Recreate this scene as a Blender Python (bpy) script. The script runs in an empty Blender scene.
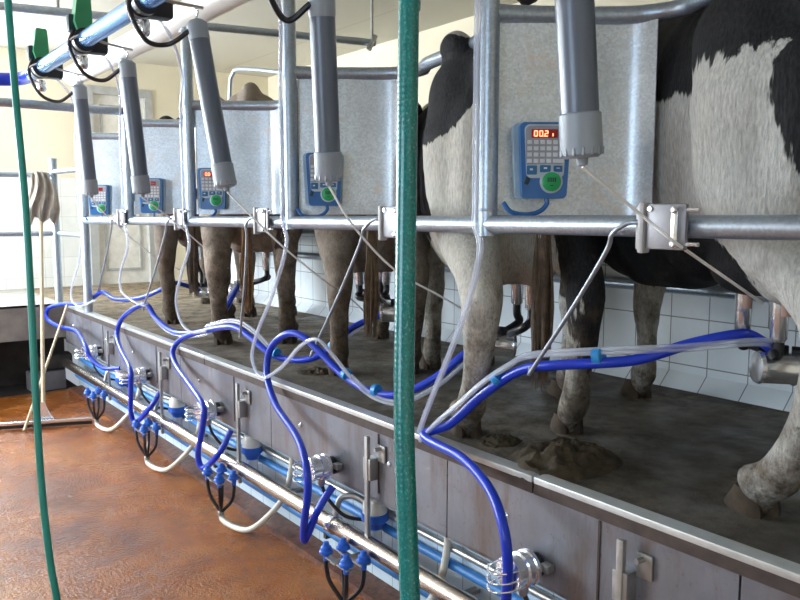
import bpy, bmesh, math, random
from mathutils import Vector, Matrix, noise
random.seed(4)
S = bpy.context.scene
COL = S.collection
PI = math.pi

# ------------------------------------------------------------------ camera
psi = math.radians(36.7); pit = math.radians(6.4); FPX = 778.0; EYE = 1.62
Rv = Vector((math.cos(psi), -math.sin(psi), 0))
Fv = Vector((math.sin(psi)*math.cos(pit), math.cos(psi)*math.cos(pit), -math.sin(pit)))
Uv = Rv.cross(Fv)
CAM = Vector((0, 0, EYE))
def ray(x, y): return Rv*((x-400)/FPX) + Uv*((300-y)/FPX) + Fv
def PX(x, y, X): d = ray(x, y); return CAM + d*(X/d.x)
def PY(x, y, Y): d = ray(x, y); return CAM + d*(Y/d.y)
def PZ(x, y, z): d = ray(x, y); return CAM + d*((z-EYE)/d.z)
cd = bpy.data.cameras.new('camera'); co = bpy.data.objects.new('camera', cd); COL.objects.link(co)
m = Matrix((Rv, Uv, -Fv)).transposed().to_4x4(); m.translation = CAM
co.matrix_world = m
cd.sensor_width = 36; cd.lens = 36*FPX/800; cd.clip_start = 0.02; cd.clip_end = 60
S.camera = co
S.view_settings.view_transform = 'Standard'; S.view_settings.look = 'None'
S.view_settings.gamma = 1; S.view_settings.use_curve_mapping = False
S.view_settings.exposure = -0.3

# --------------------------------------------------------------- materials
def newmat(name):
    mt = bpy.data.materials.new(name); mt.use_nodes = True
    nt = mt.node_tree; b = nt.nodes['Principled BSDF']
    return mt, nt, b
def N(nt, t, **k):
    n = nt.nodes.new(t)
    for a, v in k.items(): setattr(n, a, v)
    return n
def ramp(nt, fac, stops):
    r = N(nt, 'ShaderNodeValToRGB'); e = r.color_ramp.elements
    while len(e) < len(stops): e.new(0.5)
    for i, (p, c) in enumerate(stops):
        e[i].position = p; e[i].color = (*c, 1) if len(c) == 3 else c
    nt.links.new(fac, r.inputs[0]); return r.outputs[0]
def noi(nt, scale, detail=4, rough=.6, vec=None, sc=None, dist=0):
    n = N(nt, 'ShaderNodeTexNoise'); n.inputs['Scale'].default_value = scale
    n.inputs['Detail'].default_value = detail; n.inputs['Roughness'].default_value = rough
    n.inputs['Distortion'].default_value = dist
    if vec is None:
        tc = N(nt, 'ShaderNodeTexCoord'); vec = tc.outputs['Object']
    if sc:
        mp = N(nt, 'ShaderNodeMapping'); mp.inputs['Scale'].default_value = sc
        nt.links.new(vec, mp.inputs[0]); vec = mp.outputs[0]
    nt.links.new(vec, n.inputs['Vector']); return n.outputs['Fac']
def bump(nt, b, h, strength=.3, dist=.01):
    bp = N(nt, 'ShaderNodeBump'); bp.inputs['Strength'].default_value = strength
    bp.inputs['Distance'].default_value = dist
    nt.links.new(h, bp.inputs['Height']); nt.links.new(bp.outputs[0], b.inputs['Normal'])
def mixc(nt, fac, a, c, mode='MIX'):
    mx = N(nt, 'ShaderNodeMix', data_type='RGBA', blend_type=mode)
    for s, v in ((0, fac), (6, a), (7, c)):
        if hasattr(v, 'is_output'): nt.links.new(v, mx.inputs[s])
        elif s == 0: mx.inputs[0].default_value = v
        else: mx.inputs[s].default_value = (*v, 1)
    return mx.outputs[2]
def simple(name, col, rough=.5, metal=0, var=.12, vs=12, bmp=0, bs=60, alpha=1, spec=.5, coat=0):
    mt, nt, b = newmat(name)
    lo = tuple(c*(1-var) for c in col); hi = tuple(min(1, c*(1+var)) for c in col)
    c = ramp(nt, noi(nt, vs), [(.3, lo), (.7, hi)])
    nt.links.new(c, b.inputs['Base Color'])
    b.inputs['Roughness'].default_value = rough; b.inputs['Metallic'].default_value = metal
    b.inputs['Specular IOR Level'].default_value = spec
    if coat: b.inputs['Coat Weight'].default_value = coat; b.inputs['Coat Roughness'].default_value = .1
    if alpha < 1: b.inputs['Alpha'].default_value = alpha
    if bmp: bump(nt, b, noi(nt, bs, 3), bmp, .005)
    return mt
def emis(name, col, st):
    mt, nt, b = newmat(name)
    b.inputs['Base Color'].default_value = (*col, 1)
    b.inputs['Emission Color'].default_value = (*col, 1); b.inputs['Emission Strength'].default_value = st
    return mt

def m_galv(name, col, rough=.38, stain=None):
    mt, nt, b = newmat(name)
    v = N(nt, 'ShaderNodeTexVoronoi'); v.inputs['Scale'].default_value = 130
    tc = N(nt, 'ShaderNodeTexCoord'); nt.links.new(tc.outputs['Object'], v.inputs['Vector'])
    sep = N(nt, 'ShaderNodeSeparateColor'); nt.links.new(v.outputs['Color'], sep.inputs[0])
    a = ramp(nt, sep.outputs[0], [(0, tuple(c*.86 for c in col)), (1, tuple(min(1, c*1.1) for c in col))])
    big = noi(nt, 3, 5, .65)
    a = mixc(nt, ramp(nt, big, [(.42, (0, 0, 0)), (.72, (.5, .5, .5))]), a, tuple(c*.6 for c in col))
    if stain:
        s2 = noi(nt, 7, 6, .7)
        a = mixc(nt, ramp(nt, s2, [(.56, (0, 0, 0)), (.68, (.75, .75, .75))]), a, stain)
    nt.links.new(a, b.inputs['Base Color'])
    b.inputs['Metallic'].default_value = .8; b.inputs['Roughness'].default_value = rough
    bump(nt, b, noi(nt, 40, 3), .12, .004)
    return mt
GALV = m_galv('galvanised steel', (.46, .53, .61))
SHEET = m_galv('galvanised sheet', (.78, .84, .90), .42, (.74, .66, .60))
CHROME = simple('polished steel', (.84, .87, .92), .2, .85, .05)
STEELPIPE = simple('brushed steel pipe', (.50, .44, .38), .27, 1, .12, 6)
DULLSTEEL = simple('dull steel', (.42, .42, .41), .4, .8, .2, 14, .1)
def m_panel():
    mt, nt, b = newmat('stainless kerb panel')
    tc = N(nt, 'ShaderNodeTexCoord').outputs['Object']
    a = ramp(nt, noi(nt, 2.2, 6, .65, tc), [(.3, (.18, .185, .215)), (.7, (.30, .315, .36))])
    st = noi(nt, 6, 6, .7, tc, (1, 1.2, .25))
    a = mixc(nt, ramp(nt, st, [(.48, (0, 0, 0)), (.68, (.75, .75, .75))]), a, (.17, .115, .085))
    sp = noi(nt, 45, 3, .6, tc)
    a = mixc(nt, ramp(nt, sp, [(.62, (0, 0, 0)), (.75, (.6, .6, .6))]), a, (.16, .11, .08))
    nt.links.new(a, b.inputs['Base Color'])
    b.inputs['Metallic'].default_value = .55
    r = ramp(nt, noi(nt, 5, 5, .6, tc), [(.3, (.3, .3, .3)), (.7, (.55, .55, .55))]); nt.links.new(r, b.inputs['Roughness'])
    bump(nt, b, noi(nt, 3, 3, .5, tc), .15, .02)
    return mt
PANEL = m_panel()
EDGE = simple('aluminium edge angle', (.68, .71, .71), .35, .6, .1, 20)
FLANGE = simple('dirty steel flange', (.075, .055, .048), .6, .3, .3, 20)
def m_tile(name, tile, grout, sx, sz, rough=.22, axis='Y', off=(0, 0)):
    mt, nt, b = newmat(name)
    g = N(nt, 'ShaderNodeNewGeometry'); s = N(nt, 'ShaderNodeSeparateXYZ'); nt.links.new(g.outputs['Position'], s.inputs[0])
    cb = N(nt, 'ShaderNodeCombineXYZ')
    ax = N(nt, 'ShaderNodeMath', operation='ADD'); ax.inputs[1].default_value = off[0]
    az = N(nt, 'ShaderNodeMath', operation='ADD'); az.inputs[1].default_value = off[1]
    nt.links.new(s.outputs[axis], ax.inputs[0]); nt.links.new(s.outputs['Z'], az.inputs[0])
    nt.links.new(ax.outputs[0], cb.inputs[0]); nt.links.new(az.outputs[0], cb.inputs[1])
    br = N(nt, 'ShaderNodeTexBrick'); br.offset = 0; br.squash = 1
    br.inputs['Scale'].default_value = 1; br.inputs['Brick Width'].default_value = sx; br.inputs['Row Height'].default_value = sz
    br.inputs['Mortar Size'].default_value = .0028; br.inputs['Mortar Smooth'].default_value = .1
    br.inputs['Color1'].default_value = (*tile, 1); br.inputs['Color2'].default_value = (*[c*.93 for c in tile], 1)
    br.inputs['Mortar'].default_value = (*grout, 1); nt.links.new(cb.outputs[0], br.inputs['Vector'])
    dirt = ramp(nt, noi(nt, 2.5, 6, .7, g.outputs['Position']), [(.5, (0, 0, 0)), (.85, (.45, .45, .45))])
    c = mixc(nt, dirt, br.outputs['Color'], tuple(x*.6 for x in tile))
    nt.links.new(c, b.inputs['Base Color']); b.inputs['Roughness'].default_value = rough
    bump(nt, b, br.outputs['Fac'], -.3, .004)
    return mt
TILE = m_tile('white wall tiles', (.74, .80, .84), (.22, .24, .26), .2, .225, axis='Y')
TILE_X = m_tile('white end tiles', (.86, .86, .82), (.62, .62, .58), .2, .225, axis='X')
PTILE = m_tile('pit wall tiles', (.60, .74, .84), (.30, .38, .44), .15, .15, axis='Y')
def m_floor():
    mt, nt, b = newmat('wet red brown concrete')
    p = N(nt, 'ShaderNodeNewGeometry').outputs['Position']
    a = ramp(nt, noi(nt, 1.6, 7, .62, p, dist=.4), [(.32, (.14, .036, .006)), (.5, (.31, .092, .014)), (.70, (.44, .18, .045))])
    f = ramp(nt, noi(nt, 9, 6, .7, p, (1, .55, 1)), [(.45, (0, 0, 0)), (.75, (.6, .6, .6))])
    a = mixc(nt, f, a, (.13, .045, .014))
    b.inputs['Specular IOR Level'].default_value = .38
    g = ramp(nt, noi(nt, 60, 3, .6, p), [(.62, (0, 0, 0)), (.74, (.5, .5, .5))])
    a = mixc(nt, g, a, (.5, .32, .18))
    nt.links.new(a, b.inputs['Base Color'])
    r = ramp(nt, noi(nt, 2.6, 6, .65, p, dist=.6), [(.42, (.07, .07, .07)), (.60, (.40, .40, .40))]); nt.links.new(r, b.inputs['Roughness'])
    h = N(nt, 'ShaderNodeMath', operation='ADD')
    nt.links.new(noi(nt, 14, 6, .65, p), h.inputs[0]); nt.links.new(noi(nt, 70, 3, .6, p), h.inputs[1])
    bump(nt, b, h.outputs[0], .5, .014)
    return mt
FLOOR = m_floor()
def m_deck():
    mt, nt, b = newmat('dirty platform concrete')
    p = N(nt, 'ShaderNodeNewGeometry').outputs['Position']
    a = ramp(nt, noi(nt, 2.2, 7, .65, p, dist=.3), [(.3, (.045, .037, .025)), (.52, (.115, .093, .062)), (.75, (.26, .21, .14))])
    f = ramp(nt, noi(nt, 11, 6, .75, p), [(.46, (0, 0, 0)), (.60, (.9, .9, .9))])
    sy_ = N(nt, 'ShaderNodeSeparateXYZ'); nt.links.new(p, sy_.inputs[0]); mr = N(nt, 'ShaderNodeMapRange'); mr.inputs[1].default_value = 3.2; mr.inputs[2].default_value = 7.5; mr.inputs[4].default_value = .75; nt.links.new(sy_.outputs[1], mr.inputs[0])
    a = mixc(nt, mr.outputs[0], a, (.36, .26, .15))  # far end mixed toward tan, its brighter light painted into the colour
    a = mixc(nt, f, a, (.05, .038, .02))
    nt.links.new(a, b.inputs['Base Color'])
    r = ramp(nt, noi(nt, 5, 5, .6, p), [(.35, (.35, .35, .35)), (.65, (.8, .8, .8))]); nt.links.new(r, b.inputs['Roughness'])
    bump(nt, b, noi(nt, 16, 8, .75, p), 1, .04)
    return mt
DECK = m_deck()
KERB = simple('brown dirty kerb', (.12, .045, .024), .45, 0, .7, 26, .5, 40)
CONC = simple('grey concrete', (.34, .32, .29), .8, 0, .25, 6, .4, 30)
DARKCONC = simple('dark concrete', (.035, .030, .028), .75, 0, .5, 5, .5, 20)  # near black base colour, used in the pit end hollow
STONE = simple('pale rendered stone', (.17, .17, .18), .8, 0, .25, 8, .4)
CREAM = simple('cream painted wall', (.80, .72, .55), .75, 0, .05, 1.5, .1, 30)
def m_ceil():
    mt, nt, b = newmat('cream ceiling boards')
    g = N(nt, 'ShaderNodeNewGeometry'); br = N(nt, 'ShaderNodeTexBrick'); br.offset = 0
    br.inputs['Brick Width'].default_value = 1.2; br.inputs['Row Height'].default_value = 2.4; br.inputs['Scale'].default_value = 1
    br.inputs['Mortar Size'].default_value = .012
    mp = N(nt, 'ShaderNodeMapping'); mp.inputs['Location'].default_value = (.68, 0, 0)
    nt.links.new(g.outputs['Position'], mp.inputs[0]); nt.links.new(mp.outputs[0], br.inputs['Vector'])
    br.inputs['Color1'].default_value = (.58, .55, .47, 1); br.inputs['Color2'].default_value = (.55, .52, .44, 1)
    br.inputs['Mortar'].default_value = (.5, .46, .38, 1)
    nt.links.new(br.outputs['Color'], b.inputs['Base Color']); b.inputs['Roughness'].default_value = .7
    return mt
CEIL = m_ceil()
PVCW = simple('white plastic pipe', (.80, .79, .76), .35, 0, .05)
PVCG = simple('grey plastic barrel', (.13, .155, .205), .3, 0, .06, 5, spec=.6)
CAPG = simple('light grey plastic', (.33, .37, .42), .4, 0, .06)
BRKT = simple('off white plastic plate', (.48, .47, .47), .45, 0, .12, 20)
BRKP = simple('brushed grey plate', (.26, .255, .27), .42, .5, .1, 30)
BLUEH = simple('blue rubber hose', (.010, .045, .56), .3, 0, .1, 5, spec=.5, coat=.12)
BLUEB = simple('light blue hose band', (.02, .26, .62), .35)
BLUEP = simple('blue plastic', (.02, .13, .62), .35)
BLUEPIPE = simple('blue water pipe', (.04, .21, .55), .45, 0, .15)
BLUEFILM = simple('blue coated steel', (.14, .34, .72), .22, .75, .12, 4)
BLACKR = simple('black rubber', (.012, .012, .016), .35, 0, .1)
CLEAR = simple('clear milk tubing', (.76, .82, .98), .10, 0, .06, 8, alpha=.36, spec=.9, coat=.6)
CLEARS = simple('clear plastic', (.70, .78, .86), .15, 0, .06, 8, alpha=.5, spec=.8)
MILKT = simple('milky white tubing', (.72, .70, .62), .35, 0, .06)
CORD = simple('off white cord', (.95, .95, .93), .7)
GREENV = simple('green handle plastic', (.04, .30, .13), .35)
WOOD = simple('pale handle wood', (.56, .44, .28), .55, 0, .15, 10)
CLOTH = simple('grey beige cloth', (.40, .36, .31), .95, 0, .15, 20, .5, 90)
UBLUE = simple('unit blue plastic', (.03, .15, .42), .3)
UPALE = simple('unit pale blue backing', (.34, .48, .58), .35)
UGREY = simple('unit grey face', (.34, .35, .40), .4)
UFACE = simple('unit light face', (.50, .58, .64), .4)
UKEY = simple('unit white keys', (.70, .72, .76), .4)
UKEYB = simple('unit blue keys', (.03, .15, .34), .35)
UGREEN = simple('unit green button', (.02, .42, .12), .35)
UDARK = simple('unit dark marks', (.01, .04, .05), .5)
UREDW = simple('red display window', (.35, .01, .01), .2)
LED = emis('lit red digits', (1, .22, .10), 5)
LEDW = emis('lit red window', (.9, .02, .01), .7)
DUNG = simple('brown manure', (.05, .036, .018), .8, 0, .5, 14, 1, 30)
HOOF = simple('dark dirty hoof', (.055, .038, .024), .95, 0, .4, 14, .5)
DOORM = simple('door off white paint', (.78, .75, .68), .5)
DOORF = simple('door grey frame', (.44, .44, .42), .5)
GLOWWIN = emis('daylit frosted window', (.82, .91, 1.0), 9)
GLOWSKY = emis('sky bright window', (.84, .92, 1.0), 28)
GLOWFILL = emis('added fill window', (.62, .80, 1.0), 5)
LAMPM = emis('fluorescent tube', (.66, .82, 1.0), 7)
def m_green():
    mt, nt, b = newmat('green braided hose')
    tc = N(nt, 'ShaderNodeTexCoord')
    w = noi(nt, 420, 2, .5, tc.outputs['Object'], (1, 1, .8))
    c = ramp(nt, w, [(.40, (0, .17, .16)), (.62, (.0, .25, .235)), (.76, (.12, .40, .37))])
    nt.links.new(c, b.inputs['Base Color']); b.inputs['Roughness'].default_value = .25
    b.inputs['Coat Weight'].default_value = .5
    wv = N(nt, 'ShaderNodeTexWave'); wv.bands_direction = 'Z'; wv.inputs['Scale'].default_value = 55
    nt.links.new(tc.outputs['Object'], wv.inputs['Vector'])
    bump(nt, b, wv.outputs['Fac'], .15, .001)
    return mt
GREENH = m_green()
def m_cow(name, base, dark, patches, dirt=.5, jag=.18, nscale=5, dirtcol=(.10, .072, .048), invert=False):
    """patches: ellipsoids (centre, radii) in the cow's own coordinates coloured dark"""
    mt, nt, b = newmat(name)
    tc = N(nt, 'ShaderNodeTexCoord').outputs['Object']
    cur = None
    for c, r in patches:
        mp = N(nt, 'ShaderNodeMapping', vector_type='TEXTURE')
        mp.inputs['Location'].default_value = c; mp.inputs['Scale'].default_value = r
        nt.links.new(tc, mp.inputs[0])
        ln = N(nt, 'ShaderNodeVectorMath', operation='LENGTH'); nt.links.new(mp.outputs[0], ln.inputs[0])
        if cur is None: cur = ln.outputs['Value']
        else:
            mn = N(nt, 'ShaderNodeMath', operation='MINIMUM'); nt.links.new(cur, mn.inputs[0]); nt.links.new(ln.outputs['Value'], mn.inputs[1]); cur = mn.outputs[0]
    n1 = noi(nt, nscale, 3, .5, tc); n2 = noi(nt, 30, 3, .6, tc, (1.6, 1.6, .25))
    s1 = N(nt, 'ShaderNodeMath', operation='MULTIPLY_ADD'); s1.inputs[1].default_value = jag*2.2
    nt.links.new(n1, s1.inputs[0]); nt.links.new(cur, s1.inputs[2])
    s2 = N(nt, 'ShaderNodeMath', operation='MULTIPLY_ADD'); s2.inputs[1].default_value = .22
    nt.links.new(n2, s2.inputs[0]); nt.links.new(s1.outputs[0], s2.inputs[2])
    off = jag*1.1+.11
    fac = ramp(nt, s2.outputs[0], [(min(.98, (1+off-.012)/2), (1, 1, 1)), (min(.99, (1+off+.012)/2), (0, 0, 0))])
    # ramp input is 0..1: halve the distance
    hv = N(nt, 'ShaderNodeMath', operation='MULTIPLY'); hv.inputs[1].default_value = .5
    nt.links.new(s2.outputs[0], hv.inputs[0])
    rn = fac.node; nt.links.new(hv.outputs[0], rn.inputs[0])
    hair = noi(nt, 160, 3, .6, tc, (1, 1, .22))
    lo = tuple(c*.62 for c in base)
    bc = ramp(nt, hair, [(.3, lo), (.65, base)])
    dc = ramp(nt, hair, [(.35, dark), (.75, tuple(c*2.2+.008 for c in dark))])
    col = mixc(nt, fac, bc, dc)
    # dried dirt: more on the lower legs and in blotches
    sp = N(nt, 'ShaderNodeSeparateXYZ'); nt.links.new(tc, sp.inputs[0])
    zz = N(nt, 'ShaderNodeMapRange'); zz.inputs[1].default_value = .95; zz.inputs[2].default_value = .02
    zz.inputs[3].default_value = -.10; zz.inputs[4].default_value = .42
    nt.links.new(sp.outputs[2], zz.inputs[0])
    ad = N(nt, 'ShaderNodeMath', operation='ADD'); nt.links.new(zz.outputs[0], ad.inputs[0]); nt.links.new(noi(nt, 9, 6, .72, tc), ad.inputs[1])
    df = ramp(nt, ad.outputs[0], [(.72-.3*dirt, (0, 0, 0)), (1.05-.35*dirt, (.92, .92, .92))])
    dcol = ramp(nt, noi(nt, 25, 4, .6, tc), [(.3, tuple(c*.6 for c in dirtcol)), (.7, tuple(c*1.5 for c in dirtcol))])
    col = mixc(nt, df, col, dcol)
    sa = N(nt, 'ShaderNodeMath', operation='MULTIPLY_ADD'); sa.inputs[1].default_value = .45
    nt.links.new(zz.outputs[0], sa.inputs[0]); nt.links.new(noi(nt, 38, 5, .7, tc), sa.inputs[2])
    col = mixc(nt, ramp(nt, sa.outputs[0], [(.70-.08*dirt, (0, 0, 0)), (.84-.1*dirt, (.7, .7, .7))]), col, tuple(c*.5 for c in dirtcol))
    nt.links.new(col, b.inputs['Base Color']); b.inputs['Roughness'].default_value = .75
    b.inputs['Specular IOR Level'].default_value = .25
    h = N(nt, 'ShaderNodeMath', operation='ADD'); nt.links.new(hair, h.inputs[0]); nt.links.new(noi(nt, 22, 5, .7, tc), h.inputs[1])
    bump(nt, b, h.outputs[0], .5, .01)
    return mt

# ------------------------------------------------------------ mesh helpers
def spline(pts, n=8):
    pts = [Vector(p) for p in pts]
    if len(pts) < 3: return pts
    out = []
    P = [pts[0]*2-pts[1]] + pts + [pts[-1]*2-pts[-2]]
    for i in range(1, len(P)-2):
        a, b_, c, d = P[i-1], P[i], P[i+1], P[i+2]
        for k in range(n):
            t = k/n
            out.append(.5*((2*b_)+(c-a)*t+(2*a-5*b_+4*c-d)*t*t+(-a+3*b_-3*c+d)*t**3))
    out.append(pts[-1]); return out
class MB:
    def __init__(s): s.bm = bmesh.new()
    def box(s, c, size, rot=None, bev=0):
        r = bmesh.ops.create_cube(s.bm, size=1)['verts']
        M = Matrix.Translation(Vector(c)) @ (rot.to_4x4() if rot else Matrix.Identity(4)) @ Matrix.Diagonal((*size, 1))
        bmesh.ops.transform(s.bm, matrix=M, verts=r)
        if bev:
            es = list({e for v in r for e in v.link_edges})
            bmesh.ops.bevel(s.bm, geom=es, offset=bev, segments=2, affect='EDGES', profile=.6)
        return s
    def bb(s, x0, x1, y0, y1, z0, z1, bev=0):
        return s.box(((x0+x1)/2, (y0+y1)/2, (z0+z1)/2), (x1-x0, y1-y0, z1-z0), None, bev)
    def rings(s, rings, cap=True, close=False):
        vs = [[s.bm.verts.new(p) for p in r] for r in rings]
        n = len(vs[0])
        for i in range(len(vs)-1):
            for k in range(n):
                s.bm.faces.new((vs[i][k], vs[i][(k+1) % n], vs[i+1][(k+1) % n], vs[i+1][k]))
        if cap:
            s.bm.faces.new(vs[0][::-1]); s.bm.faces.new(vs[-1])
        return s
    def tube(s, pts, r, seg=10, sm=8, radii=None, flat=1):
        pp = spline(pts, sm) if sm else [Vector(p) for p in pts]
        n = len(pp)
        if radii:
            rr = []
            for i in range(n):
                t = i/(n-1)*(len(radii)-1); k = min(int(t), len(radii)-2)
                rr.append(radii[k]+(radii[k+1]-radii[k])*(t-k))
        else: rr = [r]*n
        up = None; R = []
        for i in range(n):
            t = (pp[min(i+1, n-1)]-pp[max(i-1, 0)])
            if t.length < 1e-9: t = Vector((0, 0, 1))
            t.normalize()
            if up is None:
                up = t.orthogonal().normalized()
            up = (up - t*up.dot(t))
            up = up.normalized() if up.length > 1e-6 else t.orthogonal().normalized()
            w = t.cross(up)
            R.append([pp[i]+(up*math.cos(a)+w*math.sin(a)*flat)*rr[i] for a in [2*PI*k/seg for k in range(seg)]])
        return s.rings(R)
    def lathe(s, prof, origin, axis=(0, 0, 1), seg=24):
        """prof: list of (radius, distance along axis)"""
        ax = Vector(axis).normalized(); u = ax.orthogonal().normalized(); w = ax.cross(u); o = Vector(origin)
        return s.rings([[o+ax*h+(u*math.cos(2*PI*k/seg)+w*math.sin(2*PI*k/seg))*max(r, .0004) for k in range(seg)] for r, h in prof])
    def ell(s, c, r, seg=20, rot=None):
        v = bmesh.ops.create_uvsphere(s.bm, u_segments=seg, v_segments=seg//2+2, radius=1)['verts']
        M = Matrix.Translation(Vector(c)) @ (rot.to_4x4() if rot else Matrix.Identity(4)) @ Matrix.Diagonal((*r, 1))
        bmesh.ops.transform(s.bm, matrix=M, verts=v); return s
    def prism(s, poly, z0, z1):
        """poly in x,y extruded z0..z1"""
        return s.rings([[Vector((x, y, z0)) for x, y in poly], [Vector((x, y, z1)) for x, y in poly]])
    def mesh(s, name):
        bmesh.ops.recalc_face_normals(s.bm, faces=s.bm.faces)
        me = bpy.data.meshes.new(name); s.bm.to_mesh(me); s.bm.free(); return me
    def build(s, name, mat, parent=None, smooth=True):
        me = s.mesh(name); me.materials.append(mat)
        o = bpy.data.objects.new(name, me); COL.objects.link(o)
        if parent: o.parent = parent
        if smooth: shade(me)
        return o
def shade(me, ang=38):
    bm = bmesh.new(); bm.from_mesh(me); lim = math.radians(ang)
    for f in bm.faces: f.smooth = True
    for e in bm.edges:
        if len(e.link_faces) == 2 and e.calc_face_angle(0) > lim: e.smooth = False
    bm.to_mesh(me); bm.free()
def tag(o, label=None, cat=None, group=None, kind=None):
    if label: o['label'] = label
    if cat: o['category'] = cat
    if group: o['group'] = group
    if kind: o['kind'] = kind
    return o
def empty(name, loc, label, cat, group=None, rz=0):
    o = bpy.data.objects.new(name, None); COL.objects.link(o); o.location = loc; o.rotation_euler = (0, 0, rz)
    o.empty_display_size = .1
    return tag(o, label, cat, group)
def struct(name, mb, mat, parent=None, label=None):
    o = mb.build(name, mat, parent)
    if not parent: o['kind'] = 'structure'
    if label: o['label'] = label
    return o
def dup(root, loc, label, rz=None):
    r = root.copy(); COL.objects.link(r); r.location = loc; r['label'] = label
    if rz is not None: r.rotation_euler = (0, 0, rz)
    for ch in list(root.children):
        c = ch.copy(); COL.objects.link(c); c.parent = r
        for g in list(ch.children):
            d = g.copy(); COL.objects.link(d); d.parent = c
    return r

XP = 1.75                       # plane of the posts and rump rail
DZ = .79                        # cow platform height
POSTY = [.62, 1.87, 3.18, 4.38, 5.50, 6.65]
WORD = ['nearest', 'second nearest', 'middle', 'second farthest', 'farthest']
# ----------------------------------------------------------------- setting
XL, XR, YB, YE, ZC = -2.7, 4.80, -2.2, 9.3, 3.36
struct('floor', MB().bb(XL, 1.95, YB, 7.5, -.12, 0), FLOOR)
struct('cow_platform', MB().bb(1.765, 3.30, YB, YE, .46, DZ), DECK, label='raised concrete standing platform for the cows')
struct('exit_platform', MB().bb(XL, 1.765, 7.42, YE, .50, DZ), CONC, label='raised concrete floor beyond the pit')
struct('feed_floor', MB().bb(3.45, XR, YB, YE, .5, DZ), CONC, label='concrete floor beyond the low tiled wall')
struct('ceiling', MB().bb(XL-.1, XR+.1, YB-.1, YE+.1, ZC, ZC+.1), CEIL)
struct('wall_right', MB().bb(XR, XR+.12, YB, YE, 0, ZC), CREAM)
struct('wall_back', MB().bb(XL, XR, YB-.12, YB, 0, ZC), CREAM)
# end wall with door hole: pieces as one mesh
dx0, dx1, dz1 = 2.50, 3.27, 3.05
e = MB(); e.bb(XL, dx0, YE, YE+.14, 2.01, ZC); e.bb(dx0, dx1, YE, YE+.14, dz1, ZC); e.bb(dx1, XR, YE, YE+.14, 0, ZC)
struct('wall_end', e, CREAM)
struct('wall_end_tiles', MB().bb(XL, dx0, YE-.01, YE+.14, 0, 2.01), TILE_X, label='white tiles on the lower end wall')
# left wall with two window holes, plus one added as near fill
WY = [(4.9, 6.3), (6.9, 8.9), (-.4, 1.4)]
ys = sorted(WY); e = MB(); prev = YB
for a, b_ in ys:
    e.bb(XL-.14, XL, prev, a, 0, ZC); e.bb(XL-.14, XL, a, b_, 0, 1.15); e.bb(XL-.14, XL, a, b_, 2.75, ZC); prev = b_
e.bb(XL-.14, XL, prev, YE, 0, ZC)
struct('wall_left', e, CREAM)
for i, (a, b_) in enumerate(WY):
    gm = GLOWFILL if b_ < 3 else GLOWWIN  # near window is an unseen source added for fill
    w = MB(); t = .05
    w.bb(XL-.1, XL-.02, a, a+t, 1.15, 2.75); w.bb(XL-.1, XL-.02, b_-t, b_, 1.15, 2.75)
    w.bb(XL-.1, XL-.02, a, b_, 1.15, 1.15+t); w.bb(XL-.1, XL-.02, a, b_, 2.75-t, 2.75); w.bb(XL-.1, XL-.02, (a+b_)/2-.02, (a+b_)/2+.02, 1.15, 2.75)
    wo = struct('window_%d' % (i+1), w, DOORM)
    MB().bb(XL-.07, XL-.06, a+t, b_-t, 1.2, 2.7).build('window_pane', gm, wo)
# high window in the end wall above the pit, left of the picture
w = MB(); a, b_ = -1.2, 1.42
for q in ((a, a+.05), (b_-.05, b_), (-.3, -.25)): w.bb(q[0], q[1], YE-.05, YE, 2.05, 3.15)
w.bb(a, b_, YE-.05, YE, 2.05, 2.1); w.bb(a, b_, YE-.05, YE, 3.1, 3.15)
wo = struct('window_4', w, DOORM); MB().bb(a+.04, b_-.04, YE-.03, YE-.015, 2.09, 3.11).build('window_pane', GLOWSKY, wo)
# door in the end wall
d = MB()
for q in ((dx0, dx0+.09), (dx1-.09, dx1)): d.bb(q[0], q[1], YE-.02, YE+.1, DZ, dz1)
d.bb(dx0+.09, dx1-.09, YE-.018, YE+.098, dz1-.09, dz1)
do = struct('door_1', MB().bb(dx0+.09, dx1-.09, YE+.03, YE+.08, DZ, dz1-.09), DOORM)
d.build('door_frame', DOORF, do)
d = MB()
for (x0, x1, z0, z1) in ((dx0+.17, dx1-.17, DZ+.15, 1.8), (dx0+.17, dx1-.17, 1.95, dz1-.2)):
    d.bb(x0, x1, YE+.018, YE+.032, z0, z0+.03); d.bb(x0, x1, YE+.018, YE+.032, z1-.03, z1); d.bb(x0, x0+.03, YE+.018, YE+.032, z0+.03, z1-.03); d.bb(x1-.03, x1, YE+.018, YE+.032, z0+.03, z1-.03)
d.build('door_moulding', DOORF, do)
# low tiled wall behind the cows with sloping skirting
struct('wall_manger', MB().bb(3.27, 3.45, YB, 8.0, .5, 2.02), TILE, label='tiled wall behind the cows')
sk = MB(); sk.rings([[Vector(p) for p in ((3.275, y, DZ-.02), (3.20, y, DZ+.004), (3.272, y, DZ+.075))] for y in (YB, 8.0)])
struct('baseboard_manger', sk, TILE)
# pit wall under the platform
struct('wall_pit', MB().bb(1.86, 2.0, YB, 7.5, 0, .47), PTILE, label='tiled pit wall under the platform')
k = MB(); k.rings([[Vector(p) for p in ((1.745, y, -.01), (1.748, y, .026), (1.862, y, .038), (1.862, y, -.01))] for y in (YB, 7.42)])
struct('baseboard_pit', k, KERB)
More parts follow.
